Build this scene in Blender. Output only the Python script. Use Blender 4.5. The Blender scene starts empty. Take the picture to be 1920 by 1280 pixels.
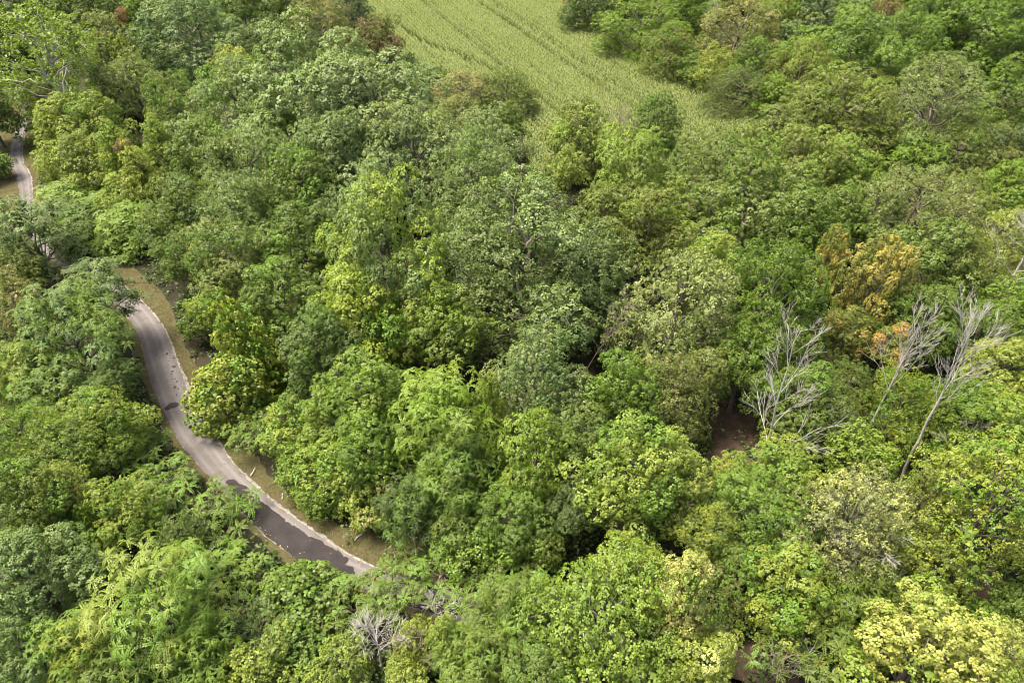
import bpy, math, random
import numpy as np
from mathutils import Vector

# ------------------------------------------------------------------ camera, sky, sun, exposure
scene = bpy.context.scene
TILT = math.radians(40.0)          # camera looks this far below the horizon
CAM_H = 50.0                       # drone height over the forest floor
FPX = 1280.0                       # focal length in photo pixels (photo is 1920 wide)
cam_data = bpy.data.cameras.new('camera')
cam_data.sensor_width = 36.0
cam_data.lens = 36.0 * FPX / 1920.0
cam_data.clip_start = 0.5
cam_data.clip_end = 6000.0
cam = bpy.data.objects.new('camera', cam_data)
scene.collection.objects.link(cam)
cam.location = (0, 0, CAM_H)
cam.rotation_euler = (math.pi / 2 - TILT, 0, 0)
scene.camera = cam

SUN_EL, SUN_AZ = math.radians(68), math.radians(-75)   # azimuth clockwise from +Y (view direction)
world = bpy.data.worlds.new('World')
scene.world = world
world.use_nodes = True
wt = world.node_tree
sky = wt.nodes.new('ShaderNodeTexSky')
sky.sky_type = 'NISHITA'
sky.sun_disc = False
sky.sun_elevation = SUN_EL
sky.sun_rotation = SUN_AZ
sky.air_density = 1.0
sky.dust_density = 6.0
sky.ozone_density = 0.6
wt.links.new(sky.outputs[0], wt.nodes['Background'].inputs[0])
wt.nodes['Background'].inputs[1].default_value = 0.11

sun_data = bpy.data.lights.new('sun', 'SUN')
sun_data.energy = 4.3
sun_data.angle = math.radians(26)
sun_data.color = (1.0, 0.93, 0.78)
sun = bpy.data.objects.new('sun', sun_data)
scene.collection.objects.link(sun)
sd = Vector((math.sin(SUN_AZ) * math.cos(SUN_EL), math.cos(SUN_AZ) * math.cos(SUN_EL), math.sin(SUN_EL)))
sun.rotation_euler = sd.to_track_quat('Z', 'Y').to_euler()
sun.location = (0, 0, 120)

vs = scene.view_settings
vs.view_transform = 'Standard'
vs.look = 'None'
vs.gamma = 1.0
vs.use_curve_mapping = False
vs.exposure = 1.33
scene.cycles.max_bounces = 6
scene.cycles.diffuse_bounces = 3
scene.cycles.transmission_bounces = 3
scene.cycles.use_denoising = True
scene.cycles.filter_width = 1.0

COL = scene.collection
SINT, COST = math.sin(TILT), math.cos(TILT)

def at(u, v, z=0.0):
    """photo pixel -> point on the level z (metres), and its depth along the view axis"""
    a, b = (u - 960.0) / FPX, (640.0 - v) / FPX
    t = (CAM_H - z) / (SINT - b * COST)
    return a * t, t * (COST + b * SINT), t

# ------------------------------------------------------------------ helpers
def link(name, data, parent=None, mat=None):
    o = bpy.data.objects.new(name, data)
    COL.objects.link(o)
    if parent is not None:
        o.parent = parent
    if mat is not None and data is not None and not data.materials:
        data.materials.append(mat)
    return o

def mesh_np(name, V, F, attrs=None, mat=None, smooth=False):
    """V (n,3), F (m,k) integer array, all faces with k corners"""
    V = np.asarray(V, np.float32); F = np.asarray(F, np.int32)
    me = bpy.data.meshes.new(name)
    m, k = F.shape
    me.vertices.add(len(V)); me.vertices.foreach_set('co', V.ravel())
    me.loops.add(m * k); me.loops.foreach_set('vertex_index', F.ravel())
    me.polygons.add(m)
    me.polygons.foreach_set('loop_start', np.arange(0, m * k, k, dtype=np.int32))
    if smooth:
        me.polygons.foreach_set('use_smooth', np.ones(m, bool))
    for an, av in (attrs or {}).items():
        at_ = me.attributes.new(an, 'FLOAT', 'POINT')
        at_.data.foreach_set('value', np.asarray(av, np.float32))
    me.update(calc_edges=True)
    if mat is not None:
        me.materials.append(mat)
    return me

def nrm(a):
    return a / np.maximum(np.linalg.norm(a, axis=-1, keepdims=True), 1e-9)

def tag(o, label=None, cat=None, group=None, kind=None):
    if label: o['label'] = label
    if cat: o['category'] = cat
    if group: o['group'] = group
    if kind: o['kind'] = kind
    return o

def empty(name, loc, rz=0.0):
    o = bpy.data.objects.new(name, None)
    COL.objects.link(o)
    o.location = loc
    o.rotation_euler = (0, 0, rz)
    o.empty_display_size = 0.5
    return o

class Tubes:
    """tapered tubes along polylines"""
    def __init__(self, sides=5):
        self.V, self.F, self.n, self.s = [], [], 0, sides
    def add(self, pts, radii):
        pts = np.asarray(pts, float); k = len(pts); s = self.s
        d = np.gradient(pts, axis=0); d = nrm(d)
        ref = np.where(np.abs(d[:, 2:3]) > .9, np.array([[1., 0, 0]]), np.array([[0., 0, 1]]))
        a = nrm(np.cross(d, ref)); b = np.cross(d, a)
        ang = np.arange(s) * 2 * math.pi / s
        ring = pts[:, None, :] + np.asarray(radii, float)[:, None, None] * (np.cos(ang)[None, :, None] * a[:, None, :] + np.sin(ang)[None, :, None] * b[:, None, :])
        self.V.append(ring.reshape(-1, 3))
        i = np.arange(k - 1)[:, None] * s; j = np.arange(s)[None, :]; j2 = (j + 1) % s
        f = np.stack([i + j, i + j2, i + s + j2, i + s + j], -1).reshape(-1, 4) + self.n
        self.F.append(f); self.n += k * s
    def mesh(self, name, mat):
        return mesh_np(name, np.concatenate(self.V), np.concatenate(self.F), mat=mat, smooth=True)

def wiggle(rng, p0, p1, n, amp, sag=0.0):
    t = np.linspace(0, 1, n)[:, None]
    p = np.asarray(p0)[None] * (1 - t) + np.asarray(p1)[None] * t
    w = np.cumsum(rng.normal(0, 1, (n, 3)), 0)
    w -= t * w[-1]; w -= (1 - t) * w[0]
    p = p + w * amp
    p[:, 2] += (4 * t * (1 - t) * sag)[:, 0]
    return p

# ------------------------------------------------------------------ materials
def new_mat(name):
    m = bpy.data.materials.new(name); m.use_nodes = True
    nt = m.node_tree; nt.nodes.clear()
    out = nt.nodes.new('ShaderNodeOutputMaterial')
    return m, nt, out

def N(nt, typ, **kw):
    n = nt.nodes.new(typ)
    for k, v in kw.items():
        setattr(n, k, v)
    return n

def mixcol(nt, a, b, fac, blend='MIX'):
    n = nt.nodes.new('ShaderNodeMix'); n.data_type = 'RGBA'; n.blend_type = blend
    for sock, val in ((n.inputs[0], fac), (n.inputs[6], a), (n.inputs[7], b)):
        if isinstance(val, bpy.types.NodeSocket): nt.links.new(val, sock)
        elif isinstance(val, (int, float)): sock.default_value = val
        else: sock.default_value = (*val, 1)
    return n.outputs[2]

def math_n(nt, op, a, b=0.0, c=0.0, clamp=False):
    n = nt.nodes.new('ShaderNodeMath'); n.operation = op; n.use_clamp = clamp
    for sock, val in zip(n.inputs, (a, b, c)):
        if isinstance(val, bpy.types.NodeSocket): nt.links.new(val, sock)
        else: sock.default_value = val
    return n.outputs[0]

def ramp(nt, fac, stops):
    n = nt.nodes.new('ShaderNodeValToRGB')
    el = n.color_ramp.elements
    while len(el) < len(stops): el.new(0.5)
    for e, (p, c) in zip(el, stops):
        e.position = p; e.color = (*c, 1) if len(c) == 3 else c
    nt.links.new(fac, n.inputs[0])
    return n.outputs[0]

def noise(nt, scale, detail=4, rough=.55, vec=None):
    n = nt.nodes.new('ShaderNodeTexNoise')
    n.inputs['Scale'].default_value = scale; n.inputs['Detail'].default_value = detail
    n.inputs['Roughness'].default_value = rough
    if vec is None:
        g = nt.nodes.new('ShaderNodeNewGeometry'); vec = g.outputs['Position']
    nt.links.new(vec, n.inputs['Vector'])
    return n.outputs['Fac']

def leaf_material():
    m, nt, out = new_mat('leaf')
    oi = N(nt, 'ShaderNodeObjectInfo')
    acc = N(nt, 'ShaderNodeAttribute', attribute_type='OBJECT', attribute_name='accent')
    amt = N(nt, 'ShaderNodeAttribute', attribute_type='OBJECT', attribute_name='accent_amount')
    tone = N(nt, 'ShaderNodeAttribute', attribute_type='GEOMETRY', attribute_name='tone')
    patch = N(nt, 'ShaderNodeAttribute', attribute_type='GEOMETRY', attribute_name='patch')
    s = math_n(nt, 'ADD', patch.outputs['Fac'], math_n(nt, 'MULTIPLY', math_n(nt, 'SUBTRACT', tone.outputs['Fac'], .5), .5))
    thr = math_n(nt, 'SUBTRACT', 1.0, amt.outputs['Fac'])
    fac = math_n(nt, 'MULTIPLY', math_n(nt, 'SUBTRACT', s, thr), 5.0, clamp=True)
    c = mixcol(nt, oi.outputs['Color'], acc.outputs['Color'], fac)
    hsv = N(nt, 'ShaderNodeHueSaturation')
    nt.links.new(c, hsv.inputs['Color'])
    nt.links.new(math_n(nt, 'MULTIPLY_ADD', patch.outputs['Fac'], .024, .490), hsv.inputs['Hue'])
    nt.links.new(math_n(nt, 'MULTIPLY_ADD', tone.outputs['Fac'], -.20, 1.08), hsv.inputs['Saturation'])
    nt.links.new(math_n(nt, 'MULTIPLY_ADD', tone.outputs['Fac'], .46, .77), hsv.inputs['Value'])
    p = N(nt, 'ShaderNodeBsdfPrincipled')
    nt.links.new(hsv.outputs[0], p.inputs['Base Color'])
    p.inputs['Roughness'].default_value = .46
    p.inputs['Specular IOR Level'].default_value = .26
    tr = N(nt, 'ShaderNodeBsdfTranslucent')
    nt.links.new(mixcol(nt, hsv.outputs[0], (1.0, 1.15, .45), 1.0, 'MULTIPLY'), tr.inputs['Color'])
    mx = N(nt, 'ShaderNodeMixShader'); mx.inputs[0].default_value = .30
    nt.links.new(p.outputs[0], mx.inputs[1]); nt.links.new(tr.outputs[0], mx.inputs[2])
    nt.links.new(mx.outputs[0], out.inputs[0])
    return m

def bark_material(name, c1, c2, scale=3.0):
    m, nt, out = new_mat(name)
    f = noise(nt, scale, 5, .65)
    col = ramp(nt, f, [(.3, c1), (.7, c2)])
    p = N(nt, 'ShaderNodeBsdfPrincipled'); p.inputs['Roughness'].default_value = .9
    p.inputs['Specular IOR Level'].default_value = .15
    nt.links.new(col, p.inputs['Base Color'])
    b = N(nt, 'ShaderNodeBump'); b.inputs['Strength'].default_value = .5; b.inputs['Distance'].default_value = .03
    nt.links.new(noise(nt, scale * 6, 4), b.inputs['Height']); nt.links.new(b.outputs[0], p.inputs['Normal'])
    nt.links.new(p.outputs[0], out.inputs[0])
    return m

def ground_material(name, stops, scale, fine=9.0, bump=.6):
    m, nt, out = new_mat(name)
    f1 = noise(nt, scale, 5, .6); f2 = noise(nt, fine, 4, .7)
    f = math_n(nt, 'ADD', math_n(nt, 'MULTIPLY', f1, .6), math_n(nt, 'MULTIPLY', f2, .4))
    col = ramp(nt, f, stops)
    p = N(nt, 'ShaderNodeBsdfPrincipled'); p.inputs['Roughness'].default_value = .95
    p.inputs['Specular IOR Level'].default_value = .1
    nt.links.new(col, p.inputs['Base Color'])
    b = N(nt, 'ShaderNodeBump'); b.inputs['Strength'].default_value = bump; b.inputs['Distance'].default_value = .08
    nt.links.new(f2, b.inputs['Height']); nt.links.new(b.outputs[0], p.inputs['Normal'])
    nt.links.new(p.outputs[0], out.inputs[0])
    return m

def asphalt_material(name, c1, c2, light):
    """across = 0..1 over the road width, stored on the mesh: pale worn wheel tracks are part of the surface"""
    m, nt, out = new_mat(name)
    ac = N(nt, 'ShaderNodeAttribute', attribute_type='GEOMETRY', attribute_name='across')
    f1 = noise(nt, .7, 5, .6); f2 = noise(nt, 14, 4, .7)
    col = ramp(nt, f1, [(.3, c1), (.7, c2)])
    tr = math_n(nt, 'ABSOLUTE', math_n(nt, 'SUBTRACT', math_n(nt, 'ABSOLUTE', math_n(nt, 'SUBTRACT', ac.outputs['Fac'], .5)), .27))
    trk = ramp(nt, math_n(nt, 'ADD', tr, math_n(nt, 'MULTIPLY', f1, .10)), [(.05, (1, 1, 1)), (.16, (0, 0, 0))])
    col = mixcol(nt, col, light, math_n(nt, 'MULTIPLY', trk, .65))
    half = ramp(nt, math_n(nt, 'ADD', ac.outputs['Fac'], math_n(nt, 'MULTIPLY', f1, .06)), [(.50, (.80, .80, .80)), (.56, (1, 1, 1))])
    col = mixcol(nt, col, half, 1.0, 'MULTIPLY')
    blot = ramp(nt, noise(nt, 1.9, 6, .7), [(.60, (1, 1, 1)), (.70, (.62, .60, .60))])
    col = mixcol(nt, col, blot, 1.0, 'MULTIPLY')
    col = mixcol(nt, col, math_n_col(nt, f2), .10, 'OVERLAY')
    p = N(nt, 'ShaderNodeBsdfPrincipled'); p.inputs['Roughness'].default_value = .85
    p.inputs['Specular IOR Level'].default_value = .25
    nt.links.new(col, p.inputs['Base Color'])
    b = N(nt, 'ShaderNodeBump'); b.inputs['Strength'].default_value = .15; b.inputs['Distance'].default_value = .01
    nt.links.new(f2, b.inputs['Height']); nt.links.new(b.outputs[0], p.inputs['Normal'])
    nt.links.new(p.outputs[0], out.inputs[0])
    return m

def math_n_col(nt, f):
    return ramp(nt, f, [(.25, (.25, .25, .25)), (.75, (.75, .75, .75))])

LEAF = leaf_material()
BARK = bark_material('bark', (.10, .085, .065), (.22, .19, .155))
PALE = bark_material('pale_bark', (.30, .28, .25), (.55, .53, .49))
DEAD = bark_material('dead_wood', (.26, .24, .22), (.54, .50, .465), 1.2)
SEED = bark_material('seed_head', (.22, .05, .025), (.42, .13, .05), 8.0)
TWIG = bark_material('brown_twig', (.16, .12, .10), (.34, .28, .24), 2.0)
FLOOR = ground_material('forest_soil', [(.30, (.014, .013, .008)), (.5, (.032, .028, .018)), (.68, (.055, .045, .028)), (.8, (.04, .055, .02))], .22)
VERGE = ground_material('dry_verge', [(.34, (.035, .04, .016)), (.46, (.085, .062, .036)), (.55, (.065, .07, .026)), (.66, (.14, .10, .062))], 1.6)
LITTER = ground_material('leaf_litter', [(.3, (.028, .021, .015)), (.5, (.065, .044, .031)), (.7, (.115, .082, .058))], .8)
SOIL = ground_material('field_soil', [(.3, (.035, .045, .012)), (.7, (.09, .10, .03))], .5)
GRAVEL = ground_material('crumbled_asphalt', [(.35, (.12, .105, .09)), (.55, (.25, .23, .215)), (.75, (.36, .335, .32))], 3.5)
ASPH = asphalt_material('worn_asphalt', (.100, .088, .085), (.142, .126, .121), (.180, .160, .156))
ASPH2 = asphalt_material('fresh_asphalt', (.022, .018, .018), (.042, .034, .034), (.060, .050, .050))

# ------------------------------------------------------------------ foliage generator
def rdir(rng, n):
    return nrm(rng.normal(0, 1, (n, 3)))

def thin(rng, P, dmin, cap=100000):
    """greedy Poisson thinning; dmin scalar"""
    keep = []
    cell = {}
    for i in range(len(P)):
        p = P[i]; k = (int(p[0] // dmin), int(p[1] // dmin), int(p[2] // dmin)); ok = True
        for a in (-1, 0, 1):
            for b in (-1, 0, 1):
                for c in (-1, 0, 1):
                    for j in cell.get((k[0] + a, k[1] + b, k[2] + c), ()):
                        q = P[j]
                        if (p[0]-q[0])**2 + (p[1]-q[1])**2 + (p[2]-q[2])**2 < dmin * dmin:
                            ok = False; break
                    if not ok: break
                if not ok: break
            if not ok: break
        if ok:
            keep.append(i); cell.setdefault(k, []).append(i)
            if len(keep) >= cap: break
    return np.array(keep, int)

def leaf_quads(rng, P, Nn, L, W, droop=.25, fold=.22, axis=None):
    n = len(P)
    if axis is None:
        axis = rdir(rng, n)
    A = nrm(axis - (axis * Nn).sum(1, keepdims=True) * Nn)
    B = np.cross(Nn, A)
    L = L[:, None]; W = W[:, None]
    base = P - A * L * .5
    tip = P + A * L * .5 - np.array([[0, 0, 1.]]) * L * droop
    lf = P + B * W * .5 + Nn * W * fold - A * L * .06
    rt = P - B * W * .5 + Nn * W * fold - A * L * .06
    V = np.stack([base, rt, tip, lf], 1).reshape(-1, 3)
    return V

def whorl_quads(rng, C, Ax, k, L, npair, lw, arch):
    """compound leaves: k per tip, each an arching midrib with npair leaflet pairs; returns quads, owner index"""
    n = len(C)
    own = np.repeat(np.arange(n), k)
    az = rng.uniform(0, 2 * math.pi, n)[own] + np.tile(np.arange(k), n) * 2 * math.pi / k + rng.normal(0, .25, n * k)
    ref = np.tile(np.array([[1., 0, 0]]), (n, 1)); ref[np.abs(Ax[:, 0]) > .9] = (0, 1, 0)
    a = nrm(np.cross(Ax, ref)); b = np.cross(Ax, a)
    rad = np.cos(az)[:, None] * a[own] + np.sin(az)[:, None] * b[own]
    up = Ax[own]
    ll = L * rng.uniform(.65, 1.2, n * k)
    rise = rng.uniform(.15, .75, n * k)
    s = (np.arange(npair) + .8) / npair                                  # along the midrib
    # midrib: out along rad, rising then drooping
    x = s[None, :] * ll[:, None]
    zc = (rise[:, None] * s[None, :] - arch * (.55 + rise[:, None]) * s[None, :] ** 2) * ll[:, None]
    mid = C[own][:, None, :] + rad[:, None, :] * (x * .92)[..., None] + up[:, None, :] * zc[..., None]
    slope = (rise[:, None] - 2 * arch * (.55 + rise[:, None]) * s[None, :])
    tang = nrm(rad[:, None, :] + up[:, None, :] * slope[..., None])
    side = nrm(np.cross(tang, np.broadcast_to(up[:, None, :], tang.shape)))
    norm = np.cross(side, tang)
    taper = (1 - .65 * np.abs(s - .42) ** 1.3 * 1.6)[None, :, None]
    Vs, O = [], []
    wl = lw * L
    for sg in (-1, 1):
        d = nrm(side * sg + tang * .55 - norm * .25 + rng.normal(0, .12, side.shape))
        p0 = mid; p2 = mid + d * (wl * taper) * rng.uniform(.8, 1.2, side.shape[:2])[..., None]
        w = tang * (L * .62 / npair * taper)
        pm = (p0 + p2) * .5 + norm * wl * .07
        V = np.stack([p0, pm - w, p2, pm + w], 2)                        # (nk,npair,4,3)
        Vs.append(V.reshape(-1, 3)); O.append(np.repeat(own, npair))
    return np.concatenate(Vs), np.concatenate(O)

def ellipsoid_pts(rng, c, r, n):
    d = rdir(rng, n)
    return c + d * r, nrm(d / r)

def make_blobs(rng, R, H, style):
    B = []
    def ring(k, t0, t1, d0, d1, r0, r1, sq=1.0):
        off = rng.uniform(0, 6.28)
        for i in range(k):
            a = off + i * 2 * math.pi / k + rng.normal(0, .22); d = R * rng.uniform(d0, d1); rr = R * rng.uniform(r0, r1)
            B.append(((d * math.cos(a), d * math.sin(a), rng.uniform(t0, t1) * H), (rr, rr, rr * sq * rng.uniform(.85, 1.2))))
    if style == 'dome':
        B.append(((rng.normal(0, .08) * R, rng.normal(0, .08) * R, .47 * H), (.60 * R, .60 * R, .42 * H)))
        ring(6, .10, .26, .50, .72, .26, .40)
        ring(7, .30, .52, .48, .80, .22, .40)
        ring(6, .50, .74, .30, .66, .22, .38)
        ring(5, .72, .88, .10, .44, .18, .34)
        B.append(((rng.normal(0, .12) * R, rng.normal(0, .12) * R, H - .22 * R), (.22 * R, .22 * R, .26 * R)))
    elif style == 'spread':
        B.append(((rng.normal(0, .08) * R, rng.normal(0, .08) * R, .45 * H), (.56 * R, .56 * R, .40 * H)))
        ring(7, .10, .28, .50, .76, .22, .36, .9)
        ring(9, .34, .58, .50, .82, .20, .34, .8)
        ring(7, .60, .84, .25, .60, .20, .36, .75)
        ring(3, .82, .92, .05, .28, .20, .30, .7)
    elif style == 'cone':
        for t in np.linspace(.12, .9, 9):
            w = R * (1.02 - .80 * t ** 1.3)
            k = 1 if t > .8 else 3
            for j in range(k):
                a = rng.uniform(0, 6.28); rr = w * rng.uniform(.5, .64) if k > 1 else w * 1.0
                d = w - rr
                B.append(((d * math.cos(a), d * math.sin(a), H * t), (rr, rr, rr * 1.15)))
    elif style == 'mound':
        B.append(((0, 0, .32 * H), (.80 * R, .80 * R, .52 * H)))
        B.append(((.15 * R, -.1 * R, .62 * H), (.46 * R, .46 * R, .38 * H)))
        for i in range(5):
            a = rng.uniform(0, 6.28); rr = R * rng.uniform(.32, .46)
            B.append(((R * .55 * math.cos(a), R * .55 * math.sin(a), H * rng.uniform(.18, .38)), (rr, rr, rr * 1.2)))
    elif style == 'flat':
        k = 11
        for i in range(k):
            a = i * 2.4 + rng.normal(0, .3); d = R * math.sqrt((i + .3) / k) * .80
            rr = R * rng.uniform(.26, .36)
            B.append(((d * math.cos(a), d * math.sin(a), H * (.62 - .22 * (d / R) ** 2) + rng.normal(0, .05) * H), (rr, rr, rr * .6)))
    return [(np.array(c), np.array(r)) for c, r in B]

def make_crown(seed, R=5.0, H=8.0, style='dome', lobe_r=.95, lobe_gap=1.35, sub_r=.36, sub_gap=.50, nleaf=18,
               leaf=.20, wide=.9, mode='leaf', up=.5, jit=.5, droop=.25, k=7, npair=6, lw=.22, arch=.8, loose=0.0, twig=True, relief=.75, thick=1.0, fill=26, fleaf=.36, cut=False, seeds_n=0):
    rng = np.random.default_rng(seed)
    blobs = make_blobs(rng, R, H, style)
    # lobes over the union's surface
    P = []; PN = []
    for i, (c, r) in enumerate(blobs):
        n = int(60 + 90 * (r.mean() / lobe_r) ** 2)
        p, nn = ellipsoid_pts(rng, c, r, n)
        ins = np.zeros(n, bool)
        for j, (c2, r2) in enumerate(blobs):
            if j != i: ins |= (((p - c2) / r2) ** 2).sum(1) < .80
        ok = ~ins & (nn[:, 2] > -.55) & (p[:, 2] > .02 * H)
        P.append(p[ok]); PN.append(nn[ok])
    P = np.concatenate(P); PN = np.concatenate(PN)
    o = rng.permutation(len(P)); P, PN = P[o], PN[o]
    kp = thin(rng, P, lobe_gap); LC, LN = P[kp], PN[kp]
    if cut:                                                               # open front: the stem shows
        keep = ~((np.abs(LC[:, 0] + .12 * R) < .24 * R) & (LC[:, 1] < .05 * R) & (LC[:, 2] < .80 * H)); LC, LN = LC[keep], LN[keep]
    LC = LC + rng.normal(0, .12 * lobe_r + loose, LC.shape) - LN * lobe_r * .55 + LN * (lobe_r * relief * (rng.uniform(-1.2, .7, len(LC)) + 1.1 * (rng.uniform(0, 1, len(LC)) < .10)))[:, None]
    LR = lobe_r * rng.uniform(.62, 1.35, len(LC))
    lp = rng.uniform(0, 1, len(LC))                                       # patch value of each lobe
    # sub clumps over the lobes
    m = int(max(14, 5.0 * 4 * (lobe_r / sub_gap) ** 2))
    own = np.repeat(np.arange(len(LC)), m)
    d = rdir(rng, len(own))
    bias = (d * nrm(LN + np.array([[0, 0, .7]]))[own]).sum(1)
    sel = bias > -.20
    own, d = own[sel], d[sel]
    q = LC[own] + d * LR[own][:, None] * np.array([[1, 1, .8]])
    ins = np.zeros(len(q), bool)
    for j in range(len(LC)):
        dd = ((q - LC[j]) ** 2).sum(1)
        ins |= (dd < (.80 * LR[j]) ** 2) & (own != j)
    q, d, own = q[~ins], d[~ins], own[~ins]
    kp = thin(rng, q, sub_gap); q, d, own = q[kp], d[kp], own[kp]
    sub_tone = rng.uniform(0, 1, len(q))
    if mode == 'leaf':
        n = nleaf
        o2 = np.repeat(np.arange(len(q)), n)
        ax = nrm(d + np.array([[0, 0, up * .8]]))[o2]
        e = rdir(rng, len(o2)); fl = (e * ax).sum(1) < -.15; e[fl] *= -1
        pos = q[o2] + e * (sub_r * rng.uniform(.45, 1.1, len(o2)) ** .7)[:, None]
        nn = nrm(e * .32 + d[o2] * .60 + np.array([[0, 0, up]]) + rng.normal(0, jit, e.shape))
        L = leaf * rng.uniform(.65, 1.35, len(o2)); W = L * wide
        V = leaf_quads(rng, pos, nn, L, W, droop, axis=e + rng.normal(0, .6, e.shape))
        tone = np.clip(.45 * rng.uniform(0, 1, len(o2)) + .25 * sub_tone[o2] + .30 * rng.permutation(lp)[own[o2]], 0, 1); pa = lp[own[o2]]
    else:
        ax = nrm(d * .55 + np.array([[0, 0, up]]) + rng.normal(0, .18, d.shape))
        V, o2 = whorl_quads(rng, q, ax, k, leaf, npair, lw, arch)
        tone = np.clip(.35 * rng.uniform(0, 1, len(o2)) + .65 * sub_tone[o2], 0, 1); pa = lp[own[o2]]
    pa = np.clip(pa + rng.normal(0, .05, len(pa)), 0, 1)
    if fill:                                                              # leaves deeper inside the lobes
        of = np.repeat(np.arange(len(LC)), fill); e = rdir(rng, len(of))
        pos = (LC - LN * lobe_r * 1.05)[of] + e * (LR[of] * rng.uniform(.2, .95, len(of)))[:, None]
        Lf = fleaf * rng.uniform(.7, 1.3, len(of))
        V2 = leaf_quads(rng, pos, nrm(LN[of] * .6 + rng.normal(0, .5, e.shape) + np.array([[0, 0, .5]])), Lf, Lf * .8)
        V = np.concatenate([V, V2]); tone = np.concatenate([tone, rng.uniform(0, 1, len(of))]); pa = np.concatenate([pa, lp[of]])
    F = np.arange(len(V), dtype=np.int32).reshape(-1, 4)
    me = mesh_np('crown', V, F, {'tone': np.repeat(tone, 4), 'patch': np.repeat(pa, 4)}, LEAF)
    # branches
    tb = Tubes(4)
    fork = np.array([0, 0, .22 * H])
    tb.add(wiggle(rng, (0, 0, 0), (rng.normal(0, .1) * R, rng.normal(0, .1) * R, .80 * H), 7, .05 * R), np.linspace(.042, .010, 7) * R * thick)
    cs = np.array([c for c, r in blobs])
    for c in cs[1:]:
        z0 = min(max(.02 * H, c[2] - .55 * math.hypot(c[0], c[1]) - .1 * H), .6 * H)
        tb.add(wiggle(rng, (0, 0, z0), c, 5, .04 * R, -.03 * R), np.linspace(.020, .008, 5) * R * thick)
    if twig:
        for i in range(len(LC)):
            j = np.argmin(((cs - LC[i]) ** 2).sum(1))
            tb.add(wiggle(rng, cs[j], LC[i] + LN[i] * LR[i] * .55, 4, .04 * R), np.linspace(.007, .0025, 4) * R * thick)
    sh = None
    if seeds_n:
        sh = Tubes(5)
        for i in rng.choice(len(q), min(seeds_n, len(q)), replace=False):
            p = q[i]; h = rng.uniform(.22, .38)
            sh.add([p, p + np.array([0, 0, h * .35]), p + np.array([rng.normal(0, .04), rng.normal(0, .04), h])], [.05, .10, .015])
        sh = sh.mesh('seed_heads', SEED)
    return me, tb, sh

PROTO = {}
def proto(kind, R, H, seeds, bark, **kw):
    L = []
    for s in seeds:
        me, tb, sh = make_crown(s, R=R, H=H, **kw)
        L.append((me, tb.mesh('branches', bark), R, H, sh))
    PROTO[kind] = (L, bark)

MAPLE = dict(style='dome', lobe_r=1.0, lobe_gap=1.62, sub_r=.32, sub_gap=.47, nleaf=27, leaf=.172, wide=.9, up=.6, jit=.28)
OAK = dict(style='spread', lobe_r=.84, lobe_gap=1.34, sub_r=.31, sub_gap=.46, nleaf=27, leaf=.170, wide=.62, up=.5, jit=.38)
ELM = dict(style='dome', lobe_r=.62, lobe_gap=1.08, sub_r=.30, sub_gap=.46, nleaf=25, leaf=.150, wide=.6, up=.4, jit=.5, droop=.4, fill=14)
proto('maple', 5.0, 10.0, (11, 12, 13, 14), BARK, **MAPLE)
proto('maple_big', 8.0, 15.0, (15, 16), BARK, **{**MAPLE, 'lobe_r': 1.2, 'lobe_gap': 1.95, 'sub_gap': .54, 'sub_r': .36, 'leaf': .185})
proto('oak', 5.0, 9.0, (21, 22, 23), BARK, **OAK)
proto('oak_big', 8.0, 13.5, (24,), BARK, **{**OAK, 'lobe_r': 1.05, 'lobe_gap': 1.65, 'sub_gap': .54, 'sub_r': .36, 'leaf': .185})
proto('elm', 5.0, 10.4, (31, 32, 33), BARK, **ELM)
proto('elm_big', 8.0, 15.5, (34,), BARK, **{**ELM, 'lobe_r': .75, 'lobe_gap': 1.35, 'sub_gap': .56, 'sub_r': .36, 'leaf': .165})
proto('cone', 3.6, 10.0, (41, 42), BARK, style='cone', lobe_r=.62, lobe_gap=1.0, sub_r=.30, sub_gap=.42, nleaf=23, leaf=.165, wide=.8, up=.55, jit=.45)
proto('poplar', 5.0, 11.0, (51,), PALE, style='dome', lobe_r=.66, lobe_gap=1.12, sub_r=.36, sub_gap=.50, nleaf=26, leaf=.150, wide=.8, up=.35, jit=.8, loose=.2, fill=10, relief=.8, thick=.9, cut=True)
proto('locust', 5.0, 10.0, (55,), BARK, style='spread', lobe_r=.66, lobe_gap=1.08, sub_r=.36, sub_gap=.48, nleaf=26, leaf=.150, wide=.5, up=.45, jit=.6, droop=.5, fill=12, relief=.8, thick=.7)
proto('feather', 4.5, 8.6, (61, 62), BARK, style='dome', mode='whorl', lobe_r=.95, lobe_gap=1.45, sub_gap=.92, leaf=1.08, k=6, npair=7, lw=.15, arch=.85, up=.8, fill=34, fleaf=.30)
proto('walnut', 5.0, 8.0, (66, 67), BARK, style='spread', mode='whorl', lobe_r=.80, lobe_gap=1.25, sub_gap=.74, leaf=.80, k=6, npair=6, lw=.18, arch=.7, up=.9, fill=30, fleaf=.30)
proto('shrub', 2.4, 3.6, (71, 72, 73), BARK, style='dome', lobe_r=.50, lobe_gap=.76, sub_r=.24, sub_gap=.33, nleaf=20, leaf=.155, wide=.75, up=.55, jit=.48, fill=16, fleaf=.26)
proto('sumac', 3.2, 2.9, (81, 82), TWIG, style='flat', mode='whorl', lobe_r=.45, lobe_gap=.78, sub_gap=.84, leaf=.84, k=7, npair=6, lw=.18, arch=.62, up=1.4, fill=14, fleaf=.24, seeds_n=5)
proto('vine', 2.6, 4.6, (91, 92), BARK, style='mound', lobe_r=.34, lobe_gap=.52, sub_r=.20, sub_gap=.29, nleaf=15, leaf=.165, wide=.85, up=.35, jit=.33, fill=10, fleaf=.26)

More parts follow.
